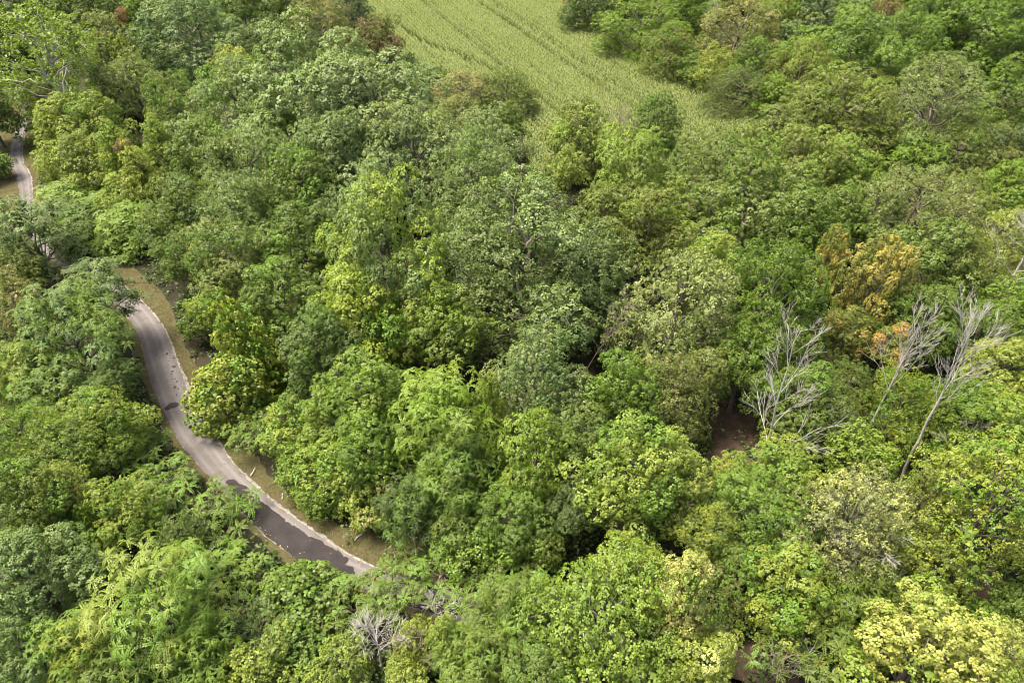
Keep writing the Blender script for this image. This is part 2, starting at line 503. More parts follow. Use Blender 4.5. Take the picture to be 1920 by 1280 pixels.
def trunk_proto(seed, mat):
    # unit height, unit radius: xy wiggle is scaled by the radius, so enlarge it
    rng = np.random.default_rng(seed)
    p = wiggle(rng, (0, 0, -.02), (0, 0, 1.0), 9, .0)
    p[1:, :2] += np.cumsum(rng.normal(0, .35, (8, 2)), 0) * np.linspace(.1, 1, 8)[:, None]
    tb = Tubes(8); s = np.array([1.45, 1.12, 1.0, .95, .9, .86, .8, .75, .68])
    ang = np.arange(8) * math.pi / 4
    V = np.array([[p[i, 0] + s[i] * math.cos(a), p[i, 1] + s[i] * math.sin(a), p[i, 2]] for i in range(9) for a in ang])
    F = [[i * 8 + j, i * 8 + (j + 1) % 8, i * 8 + 8 + (j + 1) % 8, i * 8 + 8 + j] for i in range(8) for j in range(8)]
    return mesh_np('trunk', V, F, mat=mat, smooth=True)
TRUNK = {BARK.name: [trunk_proto(i, BARK) for i in range(3)], PALE.name: [trunk_proto(9, PALE)], TWIG.name: [trunk_proto(10, TWIG)]}

# leaf colours (linear albedo)
C = dict(yg=(.215, .272, .040), lm=(.150, .230, .028), gr=(.112, .166, .026), dk=(.070, .108, .020), bg=(.120, .174, .048),
         sg=(.190, .240, .074), sv=(.255, .288, .105), ol=(.150, .182, .038), yl=(.350, .370, .078), py=(.440, .435, .125),
         og=(.440, .250, .065), br=(.150, .122, .048), tn=(.330, .280, .110), rd=(.340, .110, .045), dg=(.092, .130, .042), gd=(.350, .280, .064))

crnd = random.Random(5)
count = {}
SPOTS = []
def tree(kind, u, v, rw, H, col, label, asp=None, acc=None, amt=0.0, cat=None, name=None, group=None, lean=0.0):
    """u, v: photo pixel of the crown's middle; rw: half width of the crown in photo pixels; H: height of the tree in metres.
    The distance follows from the height: the crown's middle lies on the level of its own height above the ground."""
    protos, bark = PROTO[kind]
    cm, bm, R0, H0, sh = protos[0]
    asp0 = H0 / (2 * R0)
    asp = asp * 1.22 if asp else asp0
    zc = H * .62
    for _ in range(8):
        x, y, t = at(u, v, zc)
        R = (1.20 if kind in ('maple', 'oak', 'elm', 'locust') and rw > 50 else 1.10) * rw * t / FPX
        Hc = min(2 * R * asp, H * .97)
        zc = H - Hc * .42                                                # seen from above, the middle of what shows
    x, y, t = at(u, v, zc)
    if R > 6.2 and kind + '_big' in PROTO: protos = PROTO[kind + '_big'][0]
    i = count.get(protos[0][0].name, 0); count[protos[0][0].name] = i + 1
    cm, bm, R0, H0, sh = protos[i % len(protos)]
    low = kind in ('shrub', 'sumac', 'vine')
    nm = name or ({'sumac': 'sumac_shrub', 'shrub': 'shrub', 'vine': 'vine_mound'}.get(kind) or kind.replace('feather', 'ash').replace('cone', 'pyramidal') + '_tree')
    e = empty(nm, (x, y, 0), .15 if kind == 'poplar' else crnd.uniform(0, 6.283))
    tag(e, label, cat or ('shrub' if low else 'tree'), group)
    base = H - Hc
    c = link('crown', cm, e); c.location = (0, 0, base); sc = R / R0
    c.scale = (sc * crnd.uniform(.90, 1.14), sc * crnd.uniform(.90, 1.14), Hc / H0)
    j = 1 + crnd.uniform(-.10, .10)
    k = C[col]
    c.color = (k[0] * j * crnd.uniform(.94, 1.06), k[1] * j, k[2] * j * crnd.uniform(.85, 1.15), 1)
    c['accent'] = list(C[acc]) if acc else [k[0] * 1.30, k[1] * 1.18, k[2] * 1.0]
    c['accent_amount'] = float(amt) if acc else .28
    b = link('branches', bm, e); b.location = c.location; b.scale = c.scale
    if sh is not None:
        s_ = link('seed_heads', sh, e); s_.location = c.location; s_.scale = c.scale
    tp = TRUNK[bark.name]
    tr = link('stems' if low else 'trunk', tp[i % len(tp)], e)
    rad = (.045 if low else .042) * R + (.02 if low else .06)
    tr.scale = (rad, rad, base + Hc * .30)
    if lean: e.rotation_euler = (0, lean, 0)
    SPOTS.append((x, y, R))
    return e

# ------------------------------------------------------------------ bare trees
def grow(rng, tb, p, d, length, rad, depth, spread, upw, nchild, seg=5, shrink=.62):
    pts = [np.array(p, float)]; dd = np.array(d, float)
    for s in range(seg):
        dd = nrm(dd + rng.normal(0, .11, 3) + np.array([0, 0, upw]))
        pts.append(pts[-1] + dd * length / seg)
    pts = np.array(pts)
    tb.add(pts, np.linspace(rad, max(rad * .35, .008), seg + 1))
    if depth > 0:
        for c in range(nchild):
            t = rng.uniform(.25, 1.0)
            k = t * seg; i0 = min(int(k), seg - 1); q = pts[i0] + (pts[i0 + 1] - pts[i0]) * (k - i0)
            loc = nrm(pts[i0 + 1] - pts[i0])
            side = rdir(rng, 1)[0]; side = nrm(side - (side @ loc) * loc)
            nd = nrm(loc + side * spread * rng.uniform(.6, 1.2))
            grow(rng, tb, q, nd, length * shrink * (1.15 - .55 * t) * rng.uniform(.8, 1.2), max(rad * (1 - .6 * t) * .55, .012), depth - 1, spread, upw, max(2, nchild - 1), max(3, seg - 1), shrink)

def bare_tree(u, v, H, label, seed, lean=(0, 0), nlimb=10, start=.28, limb=.40, spread=.75, upw=.10, rad=.16, mat=DEAD, name='dead_tree', depth=2, nchild=5, first=.75):
    """u, v: photo pixel of the foot of the trunk on the ground"""
    x, y, t = at(u, v, 0)
    rng = np.random.default_rng(seed)
    e = empty(name, (x, y, 0)); tag(e, label, 'tree', None)
    top = np.array([lean[0], lean[1], 1.0]) * H
    tp = wiggle(rng, (0, 0, -.1), top, 10, .0045 * H)
    tb = Tubes(7); tb.add(tp, np.linspace(rad, rad * .16, 10)); link('trunk', tb.mesh('trunk', mat), e)
    for i in range(nlimb):
        t = start + (1 - start) * (i + rng.uniform(0, .8)) / nlimb * .97
        k = t * 9; i0 = min(int(k), 8); q = tp[i0] + (tp[i0 + 1] - tp[i0]) * (k - i0)
        a = i * 2.4 + rng.normal(0, .4)
        el = first + .45 * t
        d = nrm(np.array([math.cos(a), math.sin(a), el]))
        tb = Tubes(4)
        grow(rng, tb, q, d, H * limb * (1.10 - .70 * t) * rng.uniform(.75, 1.2), rad * (1.05 - .75 * t) * .42, depth, spread, upw, nchild)
        link('limb', tb.mesh('limb', mat), e)
    return e

# ------------------------------------------------------------------ ground, road, verge, field
def px_poly(pts, z=0.0):
    return np.array([at(u, v, z)[:2] for u, v in pts])

def inside(P, poly):
    x, y = P[:, 0], P[:, 1]; r = np.zeros(len(P), bool); j = len(poly) - 1
    for i in range(len(poly)):
        xi, yi = poly[i]; xj, yj = poly[j]
        c = ((yi > y) != (yj > y)) & (x < (xj - xi) * (y - yi) / (yj - yi + 1e-12) + xi)
        r ^= c; j = i
    return r

def densify(poly, step, jag, rng, closed=True):
    out = []
    n = len(poly)
    for i in range(n if closed else n - 1):
        a, b = poly[i], poly[(i + 1) % n]
        k = max(1, int(np.linalg.norm(b - a) / step))
        for s in range(k):
            out.append(a + (b - a) * s / k + rng.normal(0, jag, 2))
    if not closed: out.append(poly[-1])
    return np.array(out)

def smooth_line(P, n):
    P = np.asarray(P, float)
    for _ in range(2):                                                   # corner cutting
        Q = np.empty((2 * len(P) - 2, 2)); Q[0::2] = .75 * P[:-1] + .25 * P[1:]; Q[1::2] = .25 * P[:-1] + .75 * P[1:]
        P = np.vstack([P[:1], Q, P[-1:]])
    s = np.r_[0, np.cumsum(np.linalg.norm(np.diff(P, axis=0), axis=1))]; s /= s[-1]
    t = np.linspace(0, 1, n)
    return np.stack([np.interp(t, s, P[:, 0]), np.interp(t, s, P[:, 1])], 1)

def sheet(name, poly, z, mat, parent=None):
    me = bpy.data.meshes.new(name)
    me.from_pydata([(x, y, z) for x, y in poly], [], [list(range(len(poly)))])
    me.update(); me.materials.append(mat)
    if me.polygons[0].normal.z < 0: me.flip_normals()
    return link(name, me, parent)

rng0 = np.random.default_rng(3)
g = sheet('ground', np.array([(-3000, -400), (3000, -400), (3000, 5000), (-3000, 5000)]), 0.0, FLOOR)
tag(g, 'dark brown leaf littered forest floor', kind='structure')

RIGHT = [(56, 190), (49, 240), (40, 280), (42, 304), (57, 327), (60, 352), (62, 385), (75, 425), (105, 455), (150, 482), (200, 514), (245, 546), (277, 576), (309, 616), (325, 658), (343, 706), (362, 756), (375, 783), (402, 818), (423, 852), (440, 874), (475, 908), (497, 929), (535, 960), (597, 1003), (650, 1040), (690, 1060), (760, 1088), (870, 1118), (1000, 1160), (1240, 1228), (1330, 1262), (1450, 1330)]
LEFT = [(42, 190), (37, 225), (21, 269), (15, 293), (24, 320), (36, 351), (38, 385), (46, 425), (68, 466), (110, 498), (165, 533), (215, 570), (242, 598), (262, 630), (272, 679), (282, 712), (293, 746), (306, 770), (320, 800), (338, 833), (362, 862), (380, 882), (410, 912), (436, 945), (470, 980), (505, 1012), (555, 1048), (645, 1092), (700, 1114), (790, 1146), (960, 1202), (1200, 1275), (1290, 1310), (1400, 1370)]
NR = 420
RE = smooth_line(px_poly(RIGHT), NR); LE = smooth_line(px_poly(LEFT), NR)
def strip(name, A, B, z, mat, cols, jag, seed, parent=None):
    r = np.random.default_rng(seed); n = len(A)
    f = np.linspace(0, 1, cols)
    V = A[:, None, :] * (1 - f)[None, :, None] + B[:, None, :] * f[None, :, None]
    for e, sg in ((0, 1), (cols - 1, -1)):
        w = r.normal(0, jag, n) + np.convolve(r.normal(0, jag * 2.2, n), np.ones(7) / 7, 'same')
        dv = (B - A); dv /= np.linalg.norm(dv, axis=1, keepdims=True)
        V[:, e, :] += dv * w[:, None]
    V = np.concatenate([V, np.full(V.shape[:2] + (1,), z)], 2).reshape(-1, 3)
    i = np.arange(n - 1)[:, None] * cols; j = np.arange(cols - 1)[None]
    F = np.stack([i + j, i + j + 1, i + cols + j + 1, i + cols + j], -1).reshape(-1, 4)
    me = mesh_np(name, V, F, {'across': np.tile(f, n)}, mat)
    if me.polygons[0].normal.z < 0: me.flip_normals()
    return link(name, me, parent)

VERGE_PX = [(75, 190), (70, 330), (82, 400), (120, 440), (190, 468), (252, 503), (312, 556), (335, 610), (350, 650), (374, 690), (380, 740), (400, 780), (436, 806), (475, 850), (505, 890), (535, 918), (585, 955), (645, 985), (705, 1000), (765, 1004), (812, 1030), (900, 1090), (1000, 1140), (1240, 1212), (1460, 1310),
            (1400, 1400), (1290, 1330), (1190, 1290), (940, 1215), (780, 1160), (690, 1125), (630, 1100), (545, 1060), (495, 1025), (458, 990), (424, 950), (398, 918), (350, 868), (326, 838), (306, 802), (290, 765), (278, 735), (262, 690), (250, 640), (228, 605), (200, 580), (150, 545), (95, 512), (50, 480), (28, 430), (10, 380), (-30, 350), (-40, 280), (10, 215), (30, 190)]
VP = densify(px_poly(VERGE_PX), .8, .14, rng0)
tag(sheet('verge', VP, .02, VERGE), 'dry tan grass verge along the narrow road', kind='structure')
roadedge = strip('crumbled_road_edge', LE - (LE - RE) * .02, RE + (RE - LE) * .075, .04, GRAVEL, 3, .05, 8)
tag(roadedge, 'pale crumbled edge of the old road', kind='structure')
road = strip('road', LE, RE, .06, ASPH, 9, .035, 9)
tag(road, 'narrow winding grey asphalt road between the trees', kind='structure')
patch_px = [
    [(424, 902), (436, 898), (447, 906), (462, 912), (472, 928), (486, 934), (500, 948), (524, 964), (540, 980), (560, 990), (580, 1006), (604, 1016), (630, 1032), (650, 1043), (654, 1052), (646, 1058), (662, 1064), (664, 1098), (645, 1090), (600, 1070), (557, 1047), (507, 1011), (472, 979), (440, 944)],
    [(768, 1110), (800, 1112), (830, 1122), (868, 1128), (880, 1150), (830, 1156), (790, 1143), (745, 1128)],
    [(308, 766), (318, 757), (330, 754), (336, 757), (333, 763), (322, 767), (312, 770)],
    [(341, 750), (347, 749), (353, 747), (357, 752), (350, 757), (343, 759)]]
for i, pp in enumerate(patch_px):
    P = densify(px_poly(pp), .22 if i < 2 else .12, .05 if i < 2 else .03, rng0)
    sheet('asphalt_patch', P, .08, ASPH2, road)
for k in range(16):                                                      # tar blots and cracks on the worn stretch
    u = 322 + 12 * (k % 3) / 3 + rng0.normal(0, 3); v = 664 + k * 5.2 + rng0.normal(0, 3); u += (v - 700) * .16
    cx, cy, _ = at(u, v); a = np.sort(rng0.uniform(0, 6.28, 9)); r = rng0.uniform(.04, .14) * rng0.uniform(.6, 1.2, 9)
    sheet('asphalt_patch', np.stack([cx + r * np.cos(a), cy + 1.7 * r * np.sin(a)], 1), .075, ASPH2, road)

FIELD_PX = [(560, -70), (1000, -70), (1046, -4), (1075, 34), (1180, 94), (1250, 134), (1330, 174), (1412, 214), (1440, 235), (1300, 320), (1000, 320), (975, 240), (990, 190), (930, 150), (830, 132), (760, 120), (738, 60), (680, 10)]
FP = px_poly(FIELD_PX, 1.6)
tag(sheet('field', densify(FP, 3, .3, rng0), .03, SOIL), 'soil of the maize field beyond the wood', kind='structure')
LITTER_PX = [[(1335, 790), (1350, 735), (1385, 700), (1440, 730), (1460, 800), (1450, 890), (1380, 910), (1325, 880)], [(1350, 1170), (1400, 1195), (1450, 1210), (1500, 1250), (1500, 1310), (1360, 1320)],
             [(1088, 700), (1110, 690), (1128, 720), (1118, 775), (1092, 770)], [(1800, 1040), (1880, 1050), (1910, 1120), (1880, 1180), (1815, 1130)], [(1640, 830), (1760, 800), (1800, 860), (1740, 900), (1660, 900)],
             [(1640, 285), (1700, 285), (1690, 320), (1640, 310)], [(1830, 310), (1890, 330), (1880, 350), (1820, 340)]]
LP = [densify(px_poly(p), .8, .15, rng0) for p in LITTER_PX]
for P in LP:
    tag(sheet('leaf_litter', P, .02, LITTER), 'patch of bare brown leaf litter on the forest floor', kind='structure')

# maize
def make_maize():
    rng = np.random.default_rng(77)
    A = np.array(at(925, 20, 2)[:2]); B = np.array(at(1157, 178, 2)[:2])
    d = (B - A) / np.linalg.norm(B - A); n = np.array([-d[1], d[0]])
    rel = FP - A
    s0, s1 = (rel @ d).min(), (rel @ d).max(); t0, t1 = (rel @ n).min(), (rel @ n).max()
    rows = np.arange(t0, t1, .95)
    ss = np.arange(s0, s1, .24)
    T, S = np.meshgrid(rows, ss, indexing='ij')
    T = (T + rng.normal(0, .05, T.shape)).ravel(); S = (S + rng.normal(0, .08, S.shape)).ravel()
    P = A + S[:, None] * d + T[:, None] * n
    ok = inside(P, FP)
    for (a, w) in (((925, 20), .75), ((811, 18), .6), ((1110, 118), .45)):    # wheel tracks of the sprayer
        q = np.array(at(*a, 2)[:2]); tt = (q - A) @ n
        ok &= ~((np.abs(T - tt) < w) & (rng.uniform(0, 1, len(T)) < .85))
        ok &= ~((np.abs(T - tt - 1.9) < w * .6) & (rng.uniform(0, 1, len(T)) < .6))
    row = np.round((T - t0) / .95).astype(int)
    ok &= ~((row % 6 == 0) & (rng.uniform(0, 1, len(T)) < .45))
    tr = px_poly([(752, 46), (780, 66), (815, 83), (845, 93), (875, 104), (935, 132)], 2)
    for a_, b_ in zip(tr[:-1], tr[1:]):
        for f in np.linspace(0, 1, 24):
            q = a_ + (b_ - a_) * f; ok &= ~((((P - q) ** 2).sum(1) < .8 ** 2) & (rng.uniform(0, 1, len(T)) < .5))
    P = P[ok]; m = len(P)
    h = 2.05 + .22 * np.sin(P[:, 0] * .11 + P[:, 1] * .05) + rng.normal(0, .16, m)
    Vs, tone, pat = [], [], []
    base = np.concatenate([P, np.zeros((m, 1))], 1)
    t_pl = np.clip(rng.uniform(0, 1, m) * .6 + .2 + .2 * np.sin(P[:, 0] * .21 + 2 * np.sin(P[:, 1] * .07)) * np.cos(P[:, 1] * .12), 0, 1)
    for k in range(4):
        az = rng.uniform(0, 6.28, m); o = np.stack([np.cos(az), np.sin(az), np.zeros(m)], 1)
        sd = np.stack([-np.sin(az), np.cos(az), np.zeros(m)], 1)
        z0 = h * (.50 + .12 * k); L = rng.uniform(.45, .7, m)
        p0 = base + np.array([0, 0, 1.]) * z0[:, None]
        p1 = p0 + o * (L * .55)[:, None] + np.array([0, 0, 1.]) * (L * .62)[:, None]
        p2 = p0 + o * L[:, None] + np.array([0, 0, 1.]) * (L * rng.uniform(.1, .55, m))[:, None]
        w = sd * .065
        Vs.append(np.stack([p0, p1 - w, p2, p1 + w], 1)); tone.append(.6 * t_pl + .4 * rng.uniform(0, 1, m)); pat.append(np.full(m, .4))
    az = rng.uniform(0, 6.28, m); sd = np.stack([np.cos(az), np.sin(az), np.zeros(m)], 1) * .075
    up = np.array([0, 0, 1.])
    p0 = base + up * (h * .9)[:, None]; p1 = base + up * (h + .30)[:, None] + rng.normal(0, .08, (m, 3))
    pm = (p0 + p1) * .5
    Vs.append(np.stack([p0, pm - sd, p1, pm + sd], 1)); tone.append(rng.uniform(0, 1, m)); pat.append(np.full(m, 1.3))
    # stalk, down to the soil
    sw = np.stack([np.cos(az + 1), np.sin(az + 1), np.zeros(m)], 1) * .03
    Vs.append(np.stack([base - sw, base + sw, p0 + sw * .5, p0 - sw * .5], 1)); tone.append(.2 * np.ones(m)); pat.append(np.full(m, .4))
    V = np.concatenate(Vs).reshape(-1, 3); tone = np.repeat(np.concatenate(tone), 4); pat = np.repeat(np.concatenate(pat), 4)
    o = link('maize_plants', mesh_np('maize_plants', V, np.arange(len(V)).reshape(-1, 4), {'tone': tone, 'patch': pat}, LEAF))
    o.color = (.210, .255, .085, 1); o['accent'] = [.46, .43, .20]; o['accent_amount'] = .12
    tag(o, 'tasselled pale green maize growing in rows on the field', 'crop', kind='stuff')
make_maize()

def tufts(name, P, per, hgt, width, color, accent, label, cat, seed, spread=.22):
    rng = np.random.default_rng(seed); m = len(P) * per
    o = np.repeat(np.arange(len(P)), per)
    b = np.concatenate([P[o] + rng.normal(0, spread, (m, 2)), np.full((m, 1), .02)], 1)
    d = rdir(rng, m); d[:, 2] = np.abs(d[:, 2]) * .8 + .35; d = nrm(d)
    L = hgt * rng.uniform(.4, 1.3, m)
    s = nrm(np.cross(d, rdir(rng, m))) * width
    tip = b + d * L[:, None]; mid = b + d * (L * .55)[:, None] + np.array([0, 0, .03])
    V = np.stack([b, mid - s, tip, mid + s], 1).reshape(-1, 3)
    ob = link(name, mesh_np(name, V, np.arange(len(V)).reshape(-1, 4), {'tone': np.repeat(rng.uniform(0, 1, m), 4), 'patch': np.repeat(rng.uniform(0, 1, len(P))[o], 4)}, LEAF))
    ob.color = (*color, 1); ob['accent'] = list(accent); ob['accent_amount'] = .45
    tag(ob, label, cat, kind='stuff')

ROADPOLY = np.concatenate([LE, RE[::-1]])
rg = np.random.default_rng(15)
lo, hi = VP.min(0), VP.max(0)
Q = rg.uniform(lo, hi, (90000, 2)); Q = Q[inside(Q, VP) & ~inside(Q, ROADPOLY)]
tufts('dry_grass', Q[:9000], 7, .34, .014, (.12, .14, .04), (.27, .20, .10), 'short dry straw coloured grass on the road verge', 'grass', 16)
lf = np.concatenate([RE, LE]) + rg.normal(0, .45, (2 * NR, 2))
def scatter_leaves(P):
    rng = np.random.default_rng(18); n = len(P)
    pos = np.concatenate([P, np.full((n, 1), .11)], 1); nn = nrm(np.array([[0, 0, 1.]]) + rng.normal(0, .25, (n, 3)))
    L = rng.uniform(.07, .17, n); V = leaf_quads(rng, pos, nn, L, L * .7, droop=.1)
    ob = link('fallen_leaves', mesh_np('fallen_leaves', V, np.arange(len(V)).reshape(-1, 4), {'tone': np.repeat(rng.uniform(0, 1, n), 4), 'patch': np.repeat(rng.uniform(0, 1, n), 4)}, LEAF))
    ob.color = (.22, .16, .07, 1); ob['accent'] = [.40, .24, .10]; ob['accent_amount'] = .4
    tag(ob, 'brown fallen leaves strewn along the road edges', 'leaves', kind='stuff')
scatter_leaves(lf)
edge = densify(px_poly([(1046, -4), (1075, 34), (1180, 94), (1250, 134), (1330, 174), (1412, 214), (1440, 232)], .8), .35, .35, rg, closed=False)
tufts('field_margin_grass', edge, 16, 1.5, .03, (.30, .30, .09), (.46, .38, .17), 'tall straw coloured grass along the edge of the maize', 'grass', 17, .5)


# ------------------------------------------------------------------ the trees: kind, photo x, photo y, half width, height in metres, colour, label
T = tree
# far left, around the road's bend
T('poplar', 92, 105, 108, 21, 'lm', 'tall airy pale green poplar with white trunk showing through its leaves', acc='yg', amt=.6)
T('maple', -25, 60, 62, 15, 'dk', 'dark maple cut by the picture edge behind the airy poplar')
T('maple', -35, 190, 48, 12, 'dk', 'dark shaded tree left of the far end of the road')
T('shrub', -22, 300, 30, 5, 'gr', 'low green bush on the outer side of the far road bend')
T('elm', 70, 176, 36, 9, 'yg', 'small yellow green tree under the poplar overhanging the road end')
T('maple', 165, 12, 62, 15, 'gr', 'deep green maple behind the poplar at the top of the wood')
T('oak', 204, 66, 46, 13, 'ol', 'small grey olive tree right of the airy poplar', acc='sv', amt=.3)
T('shrub', 229, 26, 16, 12.5, 'br', 'rust brown withered little tree behind the grey olive one', acc='rd', amt=.4)
T('cone', 262, 48, 36, 15, 'lm', 'bright green ivy clad column tree beside the big blue green maple', asp=1.9)
T('maple', 362, 66, 92, 17, 'bg', 'big round blue green maple with cauliflower clumps near the top left', acc='sg', amt=.4)
T('cone', 232, 102, 26, 10, 'yg', 'small yellow tipped pyramidal tree below the ivy clad column', acc='yl', amt=.4)
T('maple', 438, 122, 40, 12.5, 'yg', 'small round bright yellow maple under the blue green one', acc='yl', amt=.65)
T('maple', 452, 22, 58, 16, 'gr', 'mid green maple behind the yellow round one')
T('elm', 503, 78, 50, 13, 'dg', 'dark grey green fine leaved tree right of the yellow round maple', acc='sg', amt=.35)
T('maple', 540, 12, 46, 14, 'dk', 'dark green tree with orange tinges behind the fine leaved one', acc='og', amt=.08)
T('elm', 605, 40, 62, 13, 'ol', 'dull olive tree with yellowed leaf clusters beside the maize field', acc='tn', amt=.4)
T('elm', 655, 8, 40, 12, 'dg', 'grey green tree at the top corner of the maize field')
T('oak', 698, 72, 50, 11, 'br', 'dark brown olive tree standing at the maize edge', acc='ol', amt=.35)
T('shrub', 755, 120, 28, 5, 'dk', 'dark green bush at the maize edge below the brown tree')
T('shrub', 800, 150, 42, 5, 'gr', 'spreading green bush on the near edge of the maize', acc='lm', amt=.3)
T('shrub', 778, 168, 26, 4.5, 'lm', 'small bright green bush below the spreading one at the maize edge')
# left middle: the sunlit hedge of yellow green maples
T('elm', 250, 152, 52, 12, 'sg', 'grey green fine leaved tree right of the poplar trunk')
T('elm', 200, 150, 34, 10, 'dg', 'slender grey green tree between the poplar and the yellow maples')
T('elm', 330, 195, 56, 12, 'ol', 'olive tree with dark twigs showing below the blue green maple', acc='lm', amt=.5)
T('maple', 120, 222, 48, 10, 'yg', 'yellow maple nearest the far road bend', acc='yl', amt=.35)
T('maple', 180, 222, 50, 10.5, 'yg', 'yellow green maple behind the yellow one at the road bend', acc='lm', amt=.4)
T('maple', 116, 300, 42, 8, 'yg', 'low yellow maple overhanging the inner side of the far road', acc='yl', amt=.3)
T('maple', 165, 300, 52, 9, 'yg', 'olive yellow maple in the middle of the sunlit hedge', acc='ol', amt=.45)
T('cone', 222, 285, 40, 11, 'yg', 'upright yellow green tree in the sunlit hedge', acc='lm', amt=.5)
T('cone', 262, 330, 44, 11, 'yg', 'upright yellow tree with tan tips at the right of the sunlit hedge', acc='tn', amt=.22)
T('maple', 225, 365, 46, 8, 'yg', 'yellow green tree at the foot of the sunlit hedge', acc='og', amt=.05)
T('cone', 298, 270, 38, 12, 'yg', 'pale yellow green pyramid behind the sunlit hedge', acc='lm', amt=.3)
T('shrub', 230, 270, 14, 11, 'br', 'tiny red brown withered crown among the yellow hedge trees', acc='rd', amt=.3)
T('feather', 118, 368, 50, 5.5, 'lm', 'low feathery lime shrub hiding the road below the far bend', cat='shrub', acc='yg', amt=.4)
T('feather', 165, 402, 64, 5.5, 'gr', 'low feathery green shrub below the yellow hedge trees', cat='shrub', acc='lm', amt=.5)
T('feather', 240, 415, 62, 6.5, 'lm', 'feathery yellow green shrub on the bank above the dry verge', cat='shrub', acc='yg', amt=.4)
T('walnut', 225, 440, 46, 4.5, 'lm', 'low spreading feathery shrub right above the dry verge', cat='shrub')
T('shrub', 130, 440, 34, 4, 'yg', 'small yellowish bush on the verge beside the hidden stretch of road')
T('walnut', 48, 425, 82, 11, 'bg', 'airy dark green tree leaning over the road at the picture edge', acc='sg', amt=.3)
T('oak', 12, 500, 45, 8, 'ol', 'twiggy olive tree under the airy dark green one')
# the big silvery crown and neighbours
T('oak', 450, 198, 94, 18, 'sg', 'silvery green oak on the left shoulder of the great light dome', acc='lm', amt=.3)
T('maple', 575, 176, 138, 22, 'sg', 'great light green dome tree rising highest left of the maize', acc='sv', amt=.15)
T('maple', 705, 222, 132, 20, 'sg', 'broad light silvery dome tree on the maize side', acc='sv', amt=.12)
T('oak', 770, 285, 98, 17, 'sg', 'silvery green oak below the broad dome on the maize side')
T('maple', 640, 300, 88, 16, 'bg', 'blue green maple tucked below the two light domes', acc='sg', amt=.4)
T('maple', 500, 250, 60, 14, 'gr', 'mid green maple below the silvery oak shoulder', acc='lm', amt=.4)
T('maple', 385, 280, 60, 13, 'gr', 'green maple between the yellow hedge and the feathery locust', acc='lm', amt=.35)
T('locust', 470, 312, 92, 17, 'sg', 'feathery grey green locust with bare grey limbs, upper tier', acc='ol', amt=.3)
T('locust', 448, 395, 82, 14, 'sg', 'feathery grey green locust with dark trunk, lower tier', acc='gr', amt=.4)
T('maple', 560, 345, 58, 14, 'gr', 'yellowish green maple right of the feathery locust', acc='lm', amt=.5)
T('maple', 560, 440, 66, 13, 'gr', 'shaded bright green maple behind the tall yellow green one', acc='lm', amt=.4)
T('maple', 640, 400, 50, 13, 'bg', 'blue green maple in the gap left of the tall yellow green maple')
T('oak', 340, 395, 66, 12, 'gr', 'dark green oak beyond the dry verge', acc='bg', amt=.4)
T('oak', 418, 466, 68, 13, 'sg', 'grey green oak standing over the dry verge', acc='gr', amt=.5)
T('oak', 338, 468, 46, 9, 'gr', 'low green oak overhanging the dry verge', acc='lm', amt=.3)
T('shrub', 404, 562, 36, 8, 'yg', 'yellow green bushy tree beside the road above the vine mound', acc='lm', amt=.4)
T('shrub', 374, 590, 34, 5, 'gr', 'green bush with grey bare twigs on the verge')
T('vine', 458, 640, 62, 11.5, 'yg', 'tall yellow green vine covered tower by the road', asp=1.7, acc='lm', amt=.5)
T('vine', 428, 722, 78, 8, 'yg', 'broad yellow green vine mound bulging towards the road', asp=1.0, acc='lm', amt=.4)
T('maple', 520, 545, 60, 12, 'gr', 'bright green maple behind the vine tower', acc='lm', amt=.5)
T('maple', 590, 640, 62, 13, 'bg', 'blue green maple left below the tall yellow green maple', acc='gr', amt=.5)
T('maple', 722, 475, 116, 21, 'yg', 'tall yellow green maple in the centre of the wood', asp=1.15, acc='sg', amt=.4)
T('maple', 672, 600, 84, 14, 'yg', 'yellow green maple directly below the tall central one', asp=1.0, acc='lm', amt=.5)
T('oak', 992, 470, 172, 19, 'bg', 'huge blue green oak spreading in the centre of the wood', asp=.75, acc='sg', amt=.45)
T('oak', 1090, 520, 78, 14, 'bg', 'blue green oak on the right flank of the huge one', acc='sg', amt=.4)
T('oak', 895, 335, 96, 17, 'sg', 'light green oak behind the huge blue green one', acc='gr', amt=.4)
T('oak', 900, 265, 62, 14, 'sg', 'pale green oak behind the tan flowered trees by the maize', acc='sv', amt=.3)
T('maple', 835, 590, 60, 13, 'lm', 'shaded olive green maple between the central maple and the huge oak', acc='ol', amt=.5)
T('feather', 790, 610, 52, 11, 'gr', 'dark feathery tree in the gap under the huge oak')
# maize edge, centre
T('elm', 868, 172, 54, 9, 'ol', 'cream tan flowering tree on the near edge of the maize', acc='tn', amt=.6)
T('oak', 948, 172, 54, 9, 'ol', 'dark olive round tree beside the cream flowering one', acc='gr', amt=.4)
T('maple', 855, 222, 44, 10, 'ol', 'tan tinged maple below the cream flowering tree', acc='tn', amt=.25)
T('maple', 955, 222, 28, 9, 'gr', 'small bright dark green tree at the point of the maize wedge')
T('elm', 940, 262, 26, 8, 'dg', 'dark blue grey half bare little tree by the maize wedge')
T('maple', 1092, 250, 60, 13, 'ol', 'dense rounded yellow olive maple right of the maize wedge', asp=1.0, acc='yg', amt=.5)
T('maple', 1068, 305, 34, 10, 'yg', 'bright yellow sided maple by the maize wedge', acc='yl', amt=.3)
T('maple', 1230, 222, 48, 11, 'gr', 'dark green maple at the near corner of the maize', acc='lm', amt=.25)
T('maple', 1190, 325, 84, 14, 'lm', 'cauliflower clumped yellow green maple below the bare grey shrub', acc='yg', amt=.5)
T('oak', 1215, 405, 68, 14, 'ol', 'olive yellow oak beside the huge blue green one', acc='yg', amt=.4)
T('maple', 1130, 400, 52, 12, 'ol', 'dull olive maple between the huge oak and the yellow green maple')
